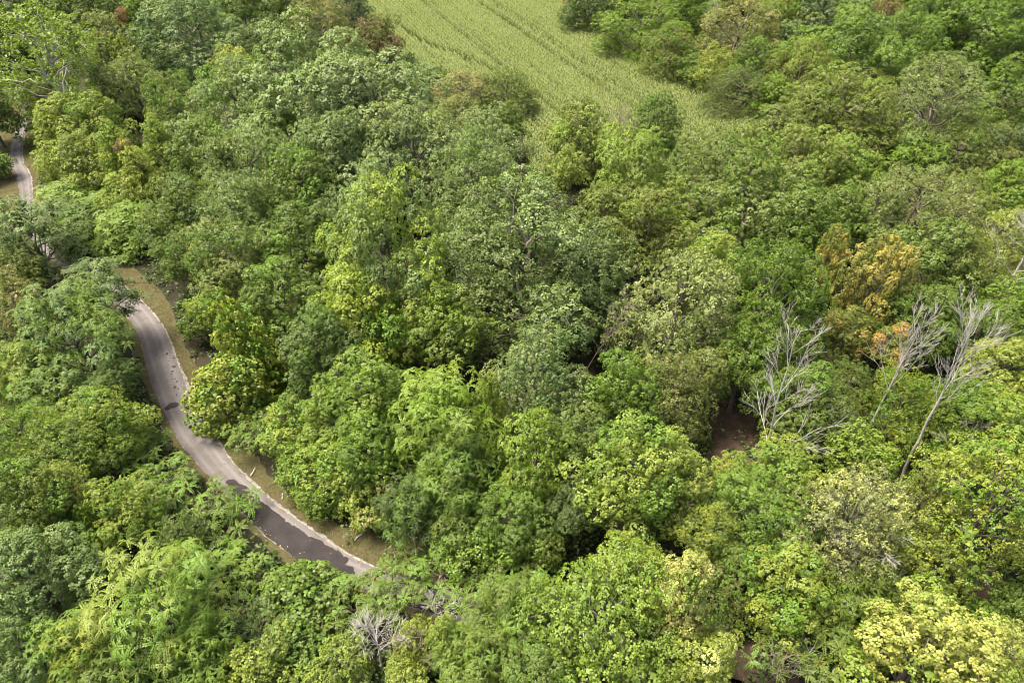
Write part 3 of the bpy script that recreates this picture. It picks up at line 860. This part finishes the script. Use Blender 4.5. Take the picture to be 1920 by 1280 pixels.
T('maple', 1345, 328, 84, 14, 'gr', 'dense dark green maple at the maize corner', acc='ol', amt=.4)
T('maple', 1450, 252, 56, 13, 'ol', 'olive maple at the far right tip of the maize', acc='yg', amt=.3)
T('maple', 1418, 395, 112, 16, 'gr', 'massive dark green maple with tight clumps right of centre', acc='ol', amt=.45)
T('maple', 1500, 315, 76, 14, 'ol', 'yellow olive maple behind the massive dark one', acc='yg', amt=.45)
T('maple', 1575, 315, 62, 12, 'lm', 'yellow green maple on the right of the dense group', acc='yg', amt=.5)
T('maple', 1500, 430, 74, 14, 'gr', 'dark green maple left of the golden maples', acc='lm', amt=.25)
T('elm', 1720, 395, 88, 14, 'sv', 'silvery green willow like tree behind the golden maples', acc='sg', amt=.5)
T('elm', 1640, 385, 54, 12, 'sg', 'grey green tree left of the silvery willow like one')
T('maple', 1590, 395, 48, 11, 'gr', 'green maple just behind the smaller golden maple', acc='ol', amt=.3)
T('elm', 1810, 375, 52, 11, 'ol', 'olive yellow tree right of the silvery willow like one', acc='yg', amt=.4)
# far right, beyond the field
T('maple', 1110, 6, 54, 11, 'dk', 'dark green tree at the far end of the maize margin')
T('oak', 1200, 42, 72, 13, 'lm', 'light olive green oak on the far maize margin', acc='ol', amt=.4)
T('oak', 1255, 88, 60, 11, 'ol', 'drooping olive tree leaning over the maize margin', acc='lm', amt=.4)
T('maple', 1290, 15, 56, 14, 'lm', 'bright green maple behind the thin white snag')
T('maple', 1300, 130, 36, 7, 'gr', 'low green tree at the foot of the far margin trees')
T('elm', 1390, 58, 78, 15, 'ol', 'yellow olive tree with speckled leaves right of the white snag', acc='tn', amt=.35)
T('elm', 1340, 118, 34, 10, 'yg', 'small yellow tree below the speckled olive one', acc='yl', amt=.4)
T('maple', 1415, 125, 54, 12, 'gr', 'bright green maple below the speckled olive tree', acc='lm', amt=.4)
T('elm', 1388, 168, 54, 9, 'ol', 'dull olive bushy tree beside the straw coloured maize margin', acc='dg', amt=.4)
T('maple', 1455, 175, 36, 9, 'lm', 'small bright green tree in front of the shaded gap by the maize tip')
T('maple', 1470, 30, 54, 15, 'yg', 'yellow green maple at the top of the far right wood', acc='lm', amt=.4)
T('maple', 1545, 45, 70, 15, 'dg', 'grey green dark maple at the top of the far right wood', acc='sg', amt=.4)
T('maple', 1615, 12, 46, 14, 'lm', 'light green maple behind the brown twiggy tree')
T('elm', 1655, 28, 36, 13, 'br', 'brownish grey twiggy tree among green maples', acc='tn', amt=.3)
T('oak', 1505, 135, 64, 14, 'ol', 'yellowish olive oak left of the light green maple', acc='yg', amt=.5)
T('maple', 1605, 95, 84, 16, 'lm', 'light green broad maple in the far right wood', acc='gr', amt=.4)
T('maple', 1695, 85, 54, 14, 'gr', 'bright mid green maple behind the grey olive dome', acc='lm', amt=.4)
T('oak', 1585, 200, 88, 15, 'ol', 'broad olive oak left of the grey olive dome', acc='yg', amt=.3)
T('oak', 1525, 215, 54, 12, 'ol', 'olive tree left below the broad olive oak', acc='lm', amt=.3)
T('elm', 1757, 192, 98, 17, 'sg', 'great smooth grey olive dome tree on the far right', asp=.95, acc='ol', amt=.5)
T('maple', 1755, 40, 66, 16, 'lm', 'bright green maple at the top right behind the grey olive dome', acc='gr', amt=.5)
T('maple', 1845, 55, 78, 16, 'lm', 'large bright green maple near the top right corner', acc='gr', amt=.4)
T('maple', 1910, 20, 50, 15, 'dk', 'dark maple at the top right corner')
T('maple', 1885, 180, 60, 13, 'lm', 'bright green maple right of the grey olive dome', acc='gr', amt=.4)
T('feather', 1722, 285, 46, 9, 'lm', 'bright green feathery small tree below the grey olive dome')
T('elm', 1795, 285, 52, 9, 'ol', 'olive bush at the foot of the grey olive dome', acc='lm', amt=.3)
T('oak', 1885, 268, 48, 10, 'ol', 'dark olive tree at the right picture edge below the maples', acc='dg', amt=.4)
T('maple', 1895, 335, 42, 9, 'lm', 'bright green low maple above the bare grey crown')
T('elm', 1650, 262, 40, 7, 'ol', 'shaded olive bush over the bare earth gap')
T('shrub', 1700, 325, 40, 5, 'dk', 'dark low bush in front of the bare earth gap')
# centre right
T('maple', 1335, 485, 52, 14, 'yg', 'yellow green maple above the pale silvery tree', acc='lm', amt=.4)
T('oak', 1440, 560, 98, 16, 'lm', 'big bright green oak behind the forked dead tree', asp=1.0, acc='gr', amt=.5)
T('oak', 1400, 660, 66, 11, 'gr', 'green oak behind the dead tree trunk', acc='lm', amt=.3)
T('elm', 1268, 575, 98, 16, 'sv', 'pale silvery olive thin leaved tree in the middle right', asp=1.05, acc='ol', amt=.35)
T('elm', 1250, 745, 66, 11, 'ol', 'brownish olive tree below the pale silvery one', asp=1.1, acc='tn', amt=.2)
T('oak', 1320, 690, 50, 10, 'ol', 'dark olive tree right of the pale silvery one', acc='sv', amt=.4)
T('maple', 1556, 475, 32, 13, 'ol', 'narrow golden maple with orange patches', asp=1.5, acc='gd', amt=.62)
T('maple', 1648, 525, 52, 15, 'ol', 'tall golden orange maple among the dark green trees', asp=1.5, acc='gd', amt=.62)
T('maple', 1672, 635, 34, 9, 'ol', 'low orange red tipped maple behind the second dead tree', acc='og', amt=.5)
T('maple', 1595, 610, 46, 9, 'ol', 'olive yellow maple with red tips under the golden maples', acc='og', amt=.15)
T('maple', 1745, 500, 84, 14, 'gr', 'dark green maple right of the tall golden one', acc='ol', amt=.3)
T('maple', 1725, 590, 60, 11, 'gr', 'green maple behind the third dead tree', acc='ol', amt=.3)
T('elm', 1805, 505, 62, 14, 'ol', 'speckled olive tree between the dark maple and the bare crown', asp=1.1, acc='sv', amt=.35)
T('oak', 1888, 560, 54, 11, 'lm', 'green oak at the right picture edge below the bare crown')
T('oak', 1840, 610, 58, 11, 'gr', 'dark green oak right of the third dead tree')
T('elm', 1890, 440, 52, 12, 'yg', 'half bare tree with pale twigs and a yellow rim of leaves', acc='yl', amt=.5)
# lower right
T('maple', 1500, 735, 62, 10, 'gr', 'dark green maple right of the forked dead tree', acc='lm', amt=.35)
T('oak', 1560, 790, 58, 8, 'dg', 'dark olive low tree between the dead trees', acc='ol', amt=.4)
T('elm', 1590, 720, 50, 8, 'ol', 'twiggy olive tree at the left of the second dead tree', acc='gr', amt=.4)
T('shrub', 1600, 835, 50, 7, 'lm', 'round lime green bush at the foot of the second dead tree', acc='yg', amt=.35)
T('elm', 1690, 760, 64, 10, 'yg', 'pale yellow green airy tree between the second and third dead trees', asp=1.1, acc='lm', amt=.4)
T('elm', 1760, 780, 60, 9, 'yg', 'yellow green airy tree covering the foot of the third dead tree', acc='gr', amt=.4)
T('oak', 1825, 760, 66, 10, 'lm', 'green oak right of the third dead tree foot', acc='gr', amt=.4)
T('maple', 1880, 690, 58, 11, 'yg', 'golden olive maple at the right picture edge', acc='yl', amt=.3)
T('maple', 1860, 800, 70, 11, 'yg', 'yellow green maple at the right picture edge below the golden olive one', acc='lm', amt=.5)
T('elm', 1872, 930, 118, 14, 'yg', 'large bright yellow green tree at the right picture edge', asp=.85, acc='lm', amt=.4)
T('elm', 1722, 955, 62, 10, 'ol', 'dull olive tree right of the pale twiggy tree', asp=1.2, acc='yg', amt=.3)
T('elm', 1755, 1060, 58, 7, 'yg', 'small yellowish tree below the dull olive one', acc='ol', amt=.4)
T('maple', 1480, 890, 66, 10, 'yg', 'yellow green maple right of the forked dead tree foot', acc='lm', amt=.4)
T('oak', 1425, 965, 82, 10, 'lm', 'green oak left of the pale twiggy tree', acc='gr', amt=.4)
T('elm', 1588, 985, 96, 13, 'sv', 'pale straw green twiggy tree with thin leaves, lower right', asp=1.1, acc='py', amt=.3)
T('maple', 1372, 885, 40, 8, 'yg', 'small yellow maple left of the forked dead tree foot', acc='lm', amt=.3)
T('elm', 1335, 990, 52, 9, 'yg', 'olive yellow tree right of the bright yellow green central maple', acc='ol', amt=.4)
T('maple', 1480, 1085, 84, 9, 'yg', 'bright yellow green maple below the green oak', acc='lm', amt=.5)
T('elm', 1385, 1085, 52, 7, 'ol', 'olive bushy tree left of the bright yellow green low maple', acc='lm', amt=.4)
T('sumac', 1518, 1200, 88, 5, 'gr', 'wide green sumac clump beside the bare brown clearing', acc='lm', amt=.3)
T('feather', 1592, 1125, 66, 6.5, 'gr', 'dark green feathery shrub between the sumac clump and the yellow maple', cat='shrub')
T('maple', 1738, 1205, 122, 11, 'yl', 'bright yellow maple in the lower right', asp=.8, acc='yg', amt=.5)
T('elm', 1885, 1235, 66, 8, 'yg', 'pale yellow green tree at the lower right corner', acc='py', amt=.3)
T('shrub', 1838, 1152, 40, 3, 'lm', 'bright green low bush by the dark clearing')
T('shrub', 1905, 1130, 40, 4, 'gr', 'dark green bush right of the dark clearing')
T('oak', 1650, 1090, 50, 7, 'gr', 'dark green low tree behind the bright yellow maple')
T('maple', 1840, 1275, 50, 7, 'yl', 'yellow maple cut by the lower edge near the right corner', acc='yg', amt=.5)
# centre bottom
T('maple', 1195, 885, 88, 13, 'yg', 'bright yellow green maple in the lower middle', asp=.95, acc='lm', amt=.4)
T('maple', 1275, 890, 48, 11, 'yg', 'golden yellow maple beside the bright yellow green one', asp=1.1, acc='yl', amt=.4)
T('maple', 1165, 735, 68, 12, 'lm', 'fresh green pointed maple below the huge oak', asp=1.1, acc='gr', amt=.4)
T('oak', 1000, 705, 92, 13, 'sg', 'grey green oak below the huge blue green one', asp=.85, acc='bg', amt=.4)
T('oak', 1085, 810, 54, 10, 'gr', 'green oak between the grey green one and the fresh green maple', acc='sg', amt=.4)
T('maple', 1000, 860, 72, 11, 'lm', 'fresh green maple with bright clumps below the grey green oak', asp=1.0, acc='yg', amt=.3)
T('feather', 828, 775, 92, 14, 'lm', 'tall fern leaved bright green tree of heaven in the centre', asp=1.0, acc='yg', amt=.25)
T('feather', 850, 880, 70, 10, 'gr', 'fern leaved green tree below the tall tree of heaven', acc='lm', amt=.4)
T('cone', 918, 760, 34, 12, 'yg', 'slim pale yellow green column tree right of the tree of heaven', asp=2.0, acc='py', amt=.2)
T('maple', 680, 730, 64, 12, 'lm', 'yellow green maple left of the tree of heaven', acc='yg', amt=.4)
T('maple', 690, 820, 58, 10, 'lm', 'green maple with light clumps below the yellow green one', acc='gr', amt=.4)
T('maple', 615, 760, 50, 9, 'lm', 'light green maple right of the vine mound', acc='yg', amt=.4)
T('shrub', 545, 780, 52, 6, 'yg', 'yellow green small leaved bush right of the vine mound', acc='lm', amt=.4)
T('shrub', 615, 860, 56, 6, 'yg', 'yellow green bush with pale clusters above the verge', acc='lm', amt=.4)
T('shrub', 560, 868, 44, 4.5, 'lm', 'vivid green bush hanging over the dry verge', acc='yg', amt=.3)
T('shrub', 622, 912, 44, 4, 'lm', 'vivid green bush above the lower bend of the verge', acc='yg', amt=.3)
T('shrub', 690, 920, 54, 5, 'yg', 'mixed green bush with tan seed heads above the lower verge', acc='tn', amt=.2)
T('feather', 770, 935, 56, 8, 'dk', 'dark feathery tree above the lower end of the verge', acc='gr', amt=.4)
T('sumac', 700, 958, 34, 2.5, 'lm', 'small sumac at the end of the dry verge', acc='yg', amt=.3)
T('sumac', 485, 800, 48, 4, 'gr', 'sumac between the road and the yellow green small leaved bush', acc='lm', amt=.3)
T('sumac', 440, 790, 36, 3, 'lm', 'small sumac at the foot of the vine mound', acc='yg', amt=.2)
T('maple', 955, 965, 60, 8, 'gr', 'mid green maple below the bright clumped one', acc='lm', amt=.4)
T('shrub', 905, 1010, 62, 5, 'lm', 'olive green bush behind the roadside sumac bank', acc='ol', amt=.4)
T('shrub', 1020, 1020, 42, 5, 'gr', 'deep green glossy bush below the bright clumped maple')
T('oak', 1085, 940, 50, 8, 'dg', 'dark shaded oak left of the bright yellow green maple', acc='gr', amt=.3)
T('feather', 860, 985, 46, 6, 'gr', 'feathery green shrub behind the olive bush', cat='shrub', acc='lm', amt=.3)
T('oak', 1125, 1150, 126, 11, 'lm', 'big leafy green oak at the bottom middle', asp=.75, acc='yg', amt=.4)
T('oak', 1185, 1060, 62, 9, 'yg', 'yellow green oak behind the big leafy one', acc='lm', amt=.4)
T('cone', 1285, 1110, 72, 13, 'py', 'pale lemon yellow tree standing tall at the bottom middle', asp=1.4, acc='yg', amt=.45)
T('maple', 1310, 1235, 68, 8, 'yg', 'yellow tree below the pale lemon one', acc='py', amt=.3)
T('feather', 955, 1150, 84, 8, 'gr', 'green star leaved tree left of the big leafy oak', acc='lm', amt=.3)
T('feather', 900, 1235, 70, 7, 'gr', 'green star leaved shrub at the bottom middle', cat='shrub', acc='lm', amt=.3)
T('maple', 1010, 1255, 60, 8, 'gr', 'shaded green maple at the bottom edge', acc='lm', amt=.3)
T('maple', 840, 1195, 40, 7, 'yg', 'lime yellow sapling behind the white snag', asp=1.4, acc='lm', amt=.3)
T('shrub', 782, 1200, 40, 5, 'yg', 'golden bush between the bare silver tree and the lime sapling', asp=1.3, acc='yl', amt=.4)
T('shrub', 762, 1265, 40, 4, 'yg', 'golden green bush at the bottom edge', acc='yl', amt=.3)
T('sumac', 665, 1140, 76, 3.6, 'gr', 'sumac bank right of the hidden road bend', acc='lm', amt=.3)
T('sumac', 830, 1062, 76, 3.0, 'lm', 'pale sumac bank covering the road in the lower middle', acc='sg', amt=.3)
T('sumac', 735, 1090, 66, 4.0, 'gr', 'green sumac just right of where the road vanishes', acc='lm', amt=.4)
T('sumac', 940, 1080, 60, 3.4, 'gr', 'sumac left of the yellow green oak', acc='lm', amt=.3)
T('vine', 565, 1115, 90, 4.2, 'gr', 'dense green vine bank below the road', asp=.6, acc='lm', amt=.4)
T('sumac', 480, 1170, 70, 4.0, 'dk', 'dark green sumac bank left of the vine bank', acc='gr', amt=.5)
T('shrub', 640, 1235, 60, 4.5, 'yg', 'olive green bush below the bare silver tree', acc='ol', amt=.4)
T('vine', 560, 1225, 70, 4.0, 'gr', 'mid green vine bank at the bottom left of the bare silver tree', asp=.7, acc='lm', amt=.3)
T('shrub', 480, 1260, 66, 5, 'yg', 'yellowish bush at the bottom edge', acc='ol', amt=.3)
# left of the road
T('walnut', 130, 612, 104, 13, 'gr', 'big dark green walnut left of the road', asp=.72, acc='bg', amt=.4)
T('walnut', 172, 532, 66, 11, 'bg', 'upper walnut crown above the big one, hiding the road', acc='sg', amt=.4)
T('walnut', 212, 695, 38, 8, 'gr', 'lower walnut bough mass at the road edge', acc='dk', amt=.4)
T('elm', 25, 560, 52, 9, 'ol', 'yellow brown tree at the left picture edge', acc='tn', amt=.45)
T('maple', 35, 690, 52, 9, 'yg', 'yellow green maple at the left picture edge below the walnut', acc='lm', amt=.4)
T('walnut', 100, 740, 62, 8, 'gr', 'green walnut below the big one', acc='lm', amt=.3)
T('oak', 185, 790, 64, 9, 'yg', 'yellowish green oak between the walnut and the sumacs', acc='lm', amt=.5)
T('oak', 130, 835, 60, 9, 'lm', 'green oak left of the roadside sumacs', acc='ol', amt=.4)
T('elm', 45, 820, 76, 11, 'yg', 'pale yellow green airy tree at the left picture edge', acc='lm', amt=.4)
T('sumac', 252, 832, 56, 4.2, 'lm', 'sumac crowding the road edge left of the tar blots', acc='gr', amt=.4)
T('sumac', 300, 895, 60, 3.8, 'gr', 'green sumac behind the great roadside sumac', acc='lm', amt=.3)
T('sumac', 382, 968, 92, 4.0, 'gr', 'great star leaved sumac overhanging the dark asphalt', acc='lm', amt=.4)
T('sumac', 432, 1066, 54, 3.2, 'lm', 'sumac at the inner side of the dark asphalt bend', acc='gr', amt=.4)
T('maple', 52, 930, 68, 10, 'gr', 'fresh green tree at the left picture edge', acc='lm', amt=.4)
T('elm', 112, 900, 42, 9, 'yl', 'small yellow tree among green ones at the left', acc='yg', amt=.6)
T('oak', 222, 950, 58, 7, 'yg', 'yellow green oak left of the great roadside sumac', acc='lm', amt=.4)
T('vine', 168, 985, 36, 6.5, 'lm', 'ivy wrapped green column at the left', asp=1.5, acc='gr', amt=.3)
T('maple', 60, 1075, 92, 11, 'bg', 'blue green maple at the lower left', acc='sg', amt=.4)
T('walnut', 165, 1075, 55, 6, 'gr', 'mid green leafy tree right of the blue green maple', acc='lm', amt=.3)
T('feather', 285, 1120, 112, 11, 'yg', 'pale yellow green ash with forked grey trunk at the lower left', asp=.75, acc='lm', amt=.45)
T('feather', 370, 1225, 78, 7, 'lm', 'feathery green tree right of the pale ash', acc='gr', amt=.4)
T('feather', 135, 1200, 62, 9, 'yg', 'pale feathery tree between the pale ash and the corner maple', acc='lm', amt=.5)
T('maple', 45, 1215, 72, 9, 'bg', 'blue green maple at the lower left corner', acc='lm', amt=.3)
T('feather', 220, 1260, 60, 7, 'gr', 'green feathery shrub at the bottom edge below the pale ash', cat='shrub')
T('oak', 345, 1010, 50, 5, 'dk', 'dark low tree in the hollow below the great roadside sumac')

# tree tops cut by the upper picture edge
for u, v, rw, k, c, lab in ((15, -40, 60, 'maple', 'gr', 'green tree top behind the airy poplar, cut by the upper edge'), (125, -45, 60, 'oak', 'dk', 'dark tree top between the poplar and the deep green maple'),
        (235, -40, 56, 'elm', 'ol', 'olive tree top behind the ivy clad column'), (330, -50, 64, 'maple', 'gr', 'green tree top behind the big blue green maple'), (420, -45, 56, 'oak', 'dk', 'dark tree top between the blue green maple and the mid green one'),
        (510, -45, 54, 'maple', 'ol', 'olive tree top behind the dark grey green tree'), (590, -35, 48, 'elm', 'ol', 'yellowish olive tree top by the far maize corner'),
        (1120, -45, 50, 'maple', 'gr', 'green tree top past the end of the maize margin'), (1210, -45, 62, 'maple', 'lm', 'light green tree top behind the light olive oak'), (1310, -45, 60, 'oak', 'gr', 'green oak top behind the white double snag'),
        (1400, -45, 62, 'maple', 'ol', 'olive maple top behind the speckled olive tree'), (1500, -48, 62, 'oak', 'gr', 'green oak top behind the yellow green maple of the far wood'), (1600, -45, 58, 'maple', 'gr', 'green maple top behind the brownish twiggy tree'),
        (1690, -42, 60, 'maple', 'lm', 'bright maple top beyond the brownish twiggy tree'), (1790, -45, 64, 'maple', 'gr', 'green maple top between the two big bright maples'), (1890, -45, 60, 'oak', 'dk', 'dark oak top beyond the top right maples')):
    T(k, u, v, rw, 15, c, lab)

# ------------------------------------------------------------------ bare trees and snags
bare_tree(1412, 905, 18.5, 'tall forked white dead tree with low side limbs, by the brown clearing', 101, lean=(-.04, 0), nlimb=16, start=.22, limb=.31, rad=.14, upw=.13, spread=.6, nchild=5)
bare_tree(1612, 845, 15.5, 'slim white dead tree with an upswept crown behind the lime bush', 102, lean=(-.01, 0), nlimb=14, start=.48, limb=.36, rad=.115, first=1.4, upw=.14, spread=.55, nchild=5)
bare_tree(1690, 900, 18.5, 'thick trunked white dead tree with dense upswept twigs', 103, lean=(-.07, 0), nlimb=16, start=.50, limb=.34, rad=.155, first=1.5, upw=.15, nchild=5, spread=.55)
bare_tree(1745, 930, 9, 'thin broken dead stem right of the thick trunked dead tree', 104, lean=(.06, .05), nlimb=5, start=.4, limb=.4, rad=.09)
bare_tree(718, 1255, 6.8, 'small bushy silver bare tree at the bottom', 105, nlimb=16, start=.40, limb=.45, spread=.9, first=.7, rad=.10, nchild=5, upw=.06)
bare_tree(790, 1262, 5.5, 'twiggy grey dead sapling left of the lime yellow sapling', 106, nlimb=9, start=.3, limb=.5, rad=.06, mat=TWIG)
bare_tree(918, 1360, 7, 'single broken white snag at the bottom edge', 107, nlimb=3, start=.5, limb=.06, rad=.11, depth=0)
bare_tree(1852, 600, 17, 'wide bare grey crown at the right picture edge', 108, lean=(.04, 0), nlimb=17, start=.30, limb=.52, first=1.0, rad=.2, nchild=6, mat=DEAD)
bare_tree(1318, 135, 16, 'thin white double snag beyond the maize', 109, nlimb=6, start=.45, limb=.35, first=1.6, rad=.14)
bare_tree(1155, 310, 8.5, 'bare grey brown shrub between two maples at the maize edge', 110, nlimb=16, start=.15, limb=.6, first=1.5, rad=.08, mat=TWIG)
bare_tree(1070, 740, 11, 'leaning bare grey limb tree right of the huge oak', 111, lean=(.50, .2), nlimb=7, start=.35, limb=.35, rad=.07, mat=TWIG)
bare_tree(985, 860, 8, 'tangle of dead grey twigs below the grey green oak', 112, nlimb=9, start=.4, limb=.4, rad=.07, first=.3, upw=-.05)
bare_tree(45, 560, 9, 'bleached bare sapling at the left picture edge', 113, lean=(-.15, .1), nlimb=6, start=.4, limb=.4, rad=.09)
bare_tree(1430, 1285, 4.5, 'dry brown stalks standing in the brown clearing', 114, nlimb=12, start=.05, limb=.8, first=1.5, rad=.03, mat=TWIG, depth=1, name='dry_shrub')
bare_tree(1478, 1275, 4.0, 'dry pale stalks at the edge of the wide sumac clump', 115, nlimb=9, start=.05, limb=.8, first=1.8, rad=.03, mat=DEAD, depth=1, name='dry_shrub')
bare_tree(820, 1178, 4.5, 'grey dead branching shrub in front of the dark asphalt patch', 116, nlimb=8, start=.35, limb=.5, first=1.0, rad=.06, mat=DEAD, name='dry_shrub')
bare_tree(1155, 1040, 5.0, 'small grey dead bush behind the yellow green oak', 117, nlimb=10, start=.3, limb=.5, rad=.05, mat=TWIG, name='dry_shrub')
bare_tree(1590, 1130, 9, 'drooping bare grey branches under the pale straw green tree', 118, nlimb=9, start=.4, limb=.35, rad=.08, first=.1, upw=-.06)

# fallen branches on the verge
for i, (u, v, a, L, lab) in enumerate(((735, 1002, .3, 2.2, 'pale fallen branch at the end of the verge'), (770, 1008, -.5, 2.8, 'forked fallen branch under the bushes past the verge'), (672, 1008, .9, .9, 'short pale stick lying on the verge'), (475, 885, 1.4, 1.0, 'bleached stick on the verge beside the dark asphalt'), (530, 930, 1.7, .8, 'short straw coloured stick on the verge slope'))):
    x, y, t = at(u, v); r = np.random.default_rng(200 + i); tb = Tubes(5)
    d = np.array([math.cos(a), math.sin(a), 0])
    c0 = np.array([0, 0, .09])
    tb.add(wiggle(r, c0 - d * L / 2, c0 + d * L / 2 + np.array([0, 0, .06]), 6, .03), np.linspace(.06, .025, 6))
    for k in range(3):
        s = r.uniform(-.3, .35); q = c0 + d * L * s; e_ = nrm(d + np.array([r.normal(0, .6), r.normal(0, .6), .25]))
        tb.add(wiggle(r, q, q + e_ * L * .3, 4, .02), np.linspace(.03, .01, 4))
    o = link('fallen_branch', tb.mesh('fallen_branch', DEAD)); o.location = (x, y, .0)
    tag(o, lab, 'branch')

# undergrowth everywhere under the trees
def make_undergrowth():
    rng = np.random.default_rng(21)
    n = 30000
    y = 10 + 190 * rng.uniform(0, 1, n) ** 1.4
    x = rng.uniform(-1, 1, n) * (22 + .72 * y)
    P = np.stack([x, y], 1)
    cen = VP.mean(0)
    bad = inside(P, FP)
    inv = inside(P, VP); bad |= inv & (rng.uniform(0, 1, n) < .93)
    for sx, sy, sr in SPOTS:                                              # nothing grows right under a thick crown
        if sr > 3.5: bad |= (P[:, 0] - sx) ** 2 + (P[:, 1] - sy + .3 * sr) ** 2 < (.45 * sr) ** 2
    for L_ in LP: bad |= inside(P, L_) & (rng.uniform(0, 1, n) < .60)
    for j in range(0, NR, 4):
        c = (LE[j] + RE[j]) * .5
        bad |= ((P - c) ** 2).sum(1) < 2.1 ** 2
    P = P[~bad][:15000]
    k = 18; o = np.repeat(np.arange(len(P)), k); m = len(o)
    hh = rng.uniform(.2, 1, len(P)) ** 1.6 * 3.2
    e = rdir(rng, m); e[:, 2] = np.abs(e[:, 2])
    pos = np.concatenate([P, np.zeros((len(P), 1))], 1)[o] + e * np.stack([.75 * np.ones(m), .75 * np.ones(m), hh[o]], 1) * rng.uniform(.5, 1.05, m)[:, None]
    pos[:, 2] = np.maximum(pos[:, 2], .06)
    nn = nrm(e * .5 + np.array([[0, 0, .7]]) + rng.normal(0, .4, e.shape))
    L = rng.uniform(.20, .40, m)
    V = leaf_quads(rng, pos, nn, L, L * .75)
    ob = link('undergrowth', mesh_np('undergrowth', V, np.arange(len(V)).reshape(-1, 4), {'tone': np.repeat(rng.uniform(0, 1, m), 4), 'patch': np.repeat(rng.uniform(0, 1, len(P))[o], 4)}, LEAF))
    ob.color = (.070, .120, .026, 1); ob['accent'] = [.12, .15, .04]; ob['accent_amount'] = .3
    tag(ob, 'leafy green undergrowth covering the shaded forest floor', 'undergrowth', kind='stuff')
make_undergrowth()
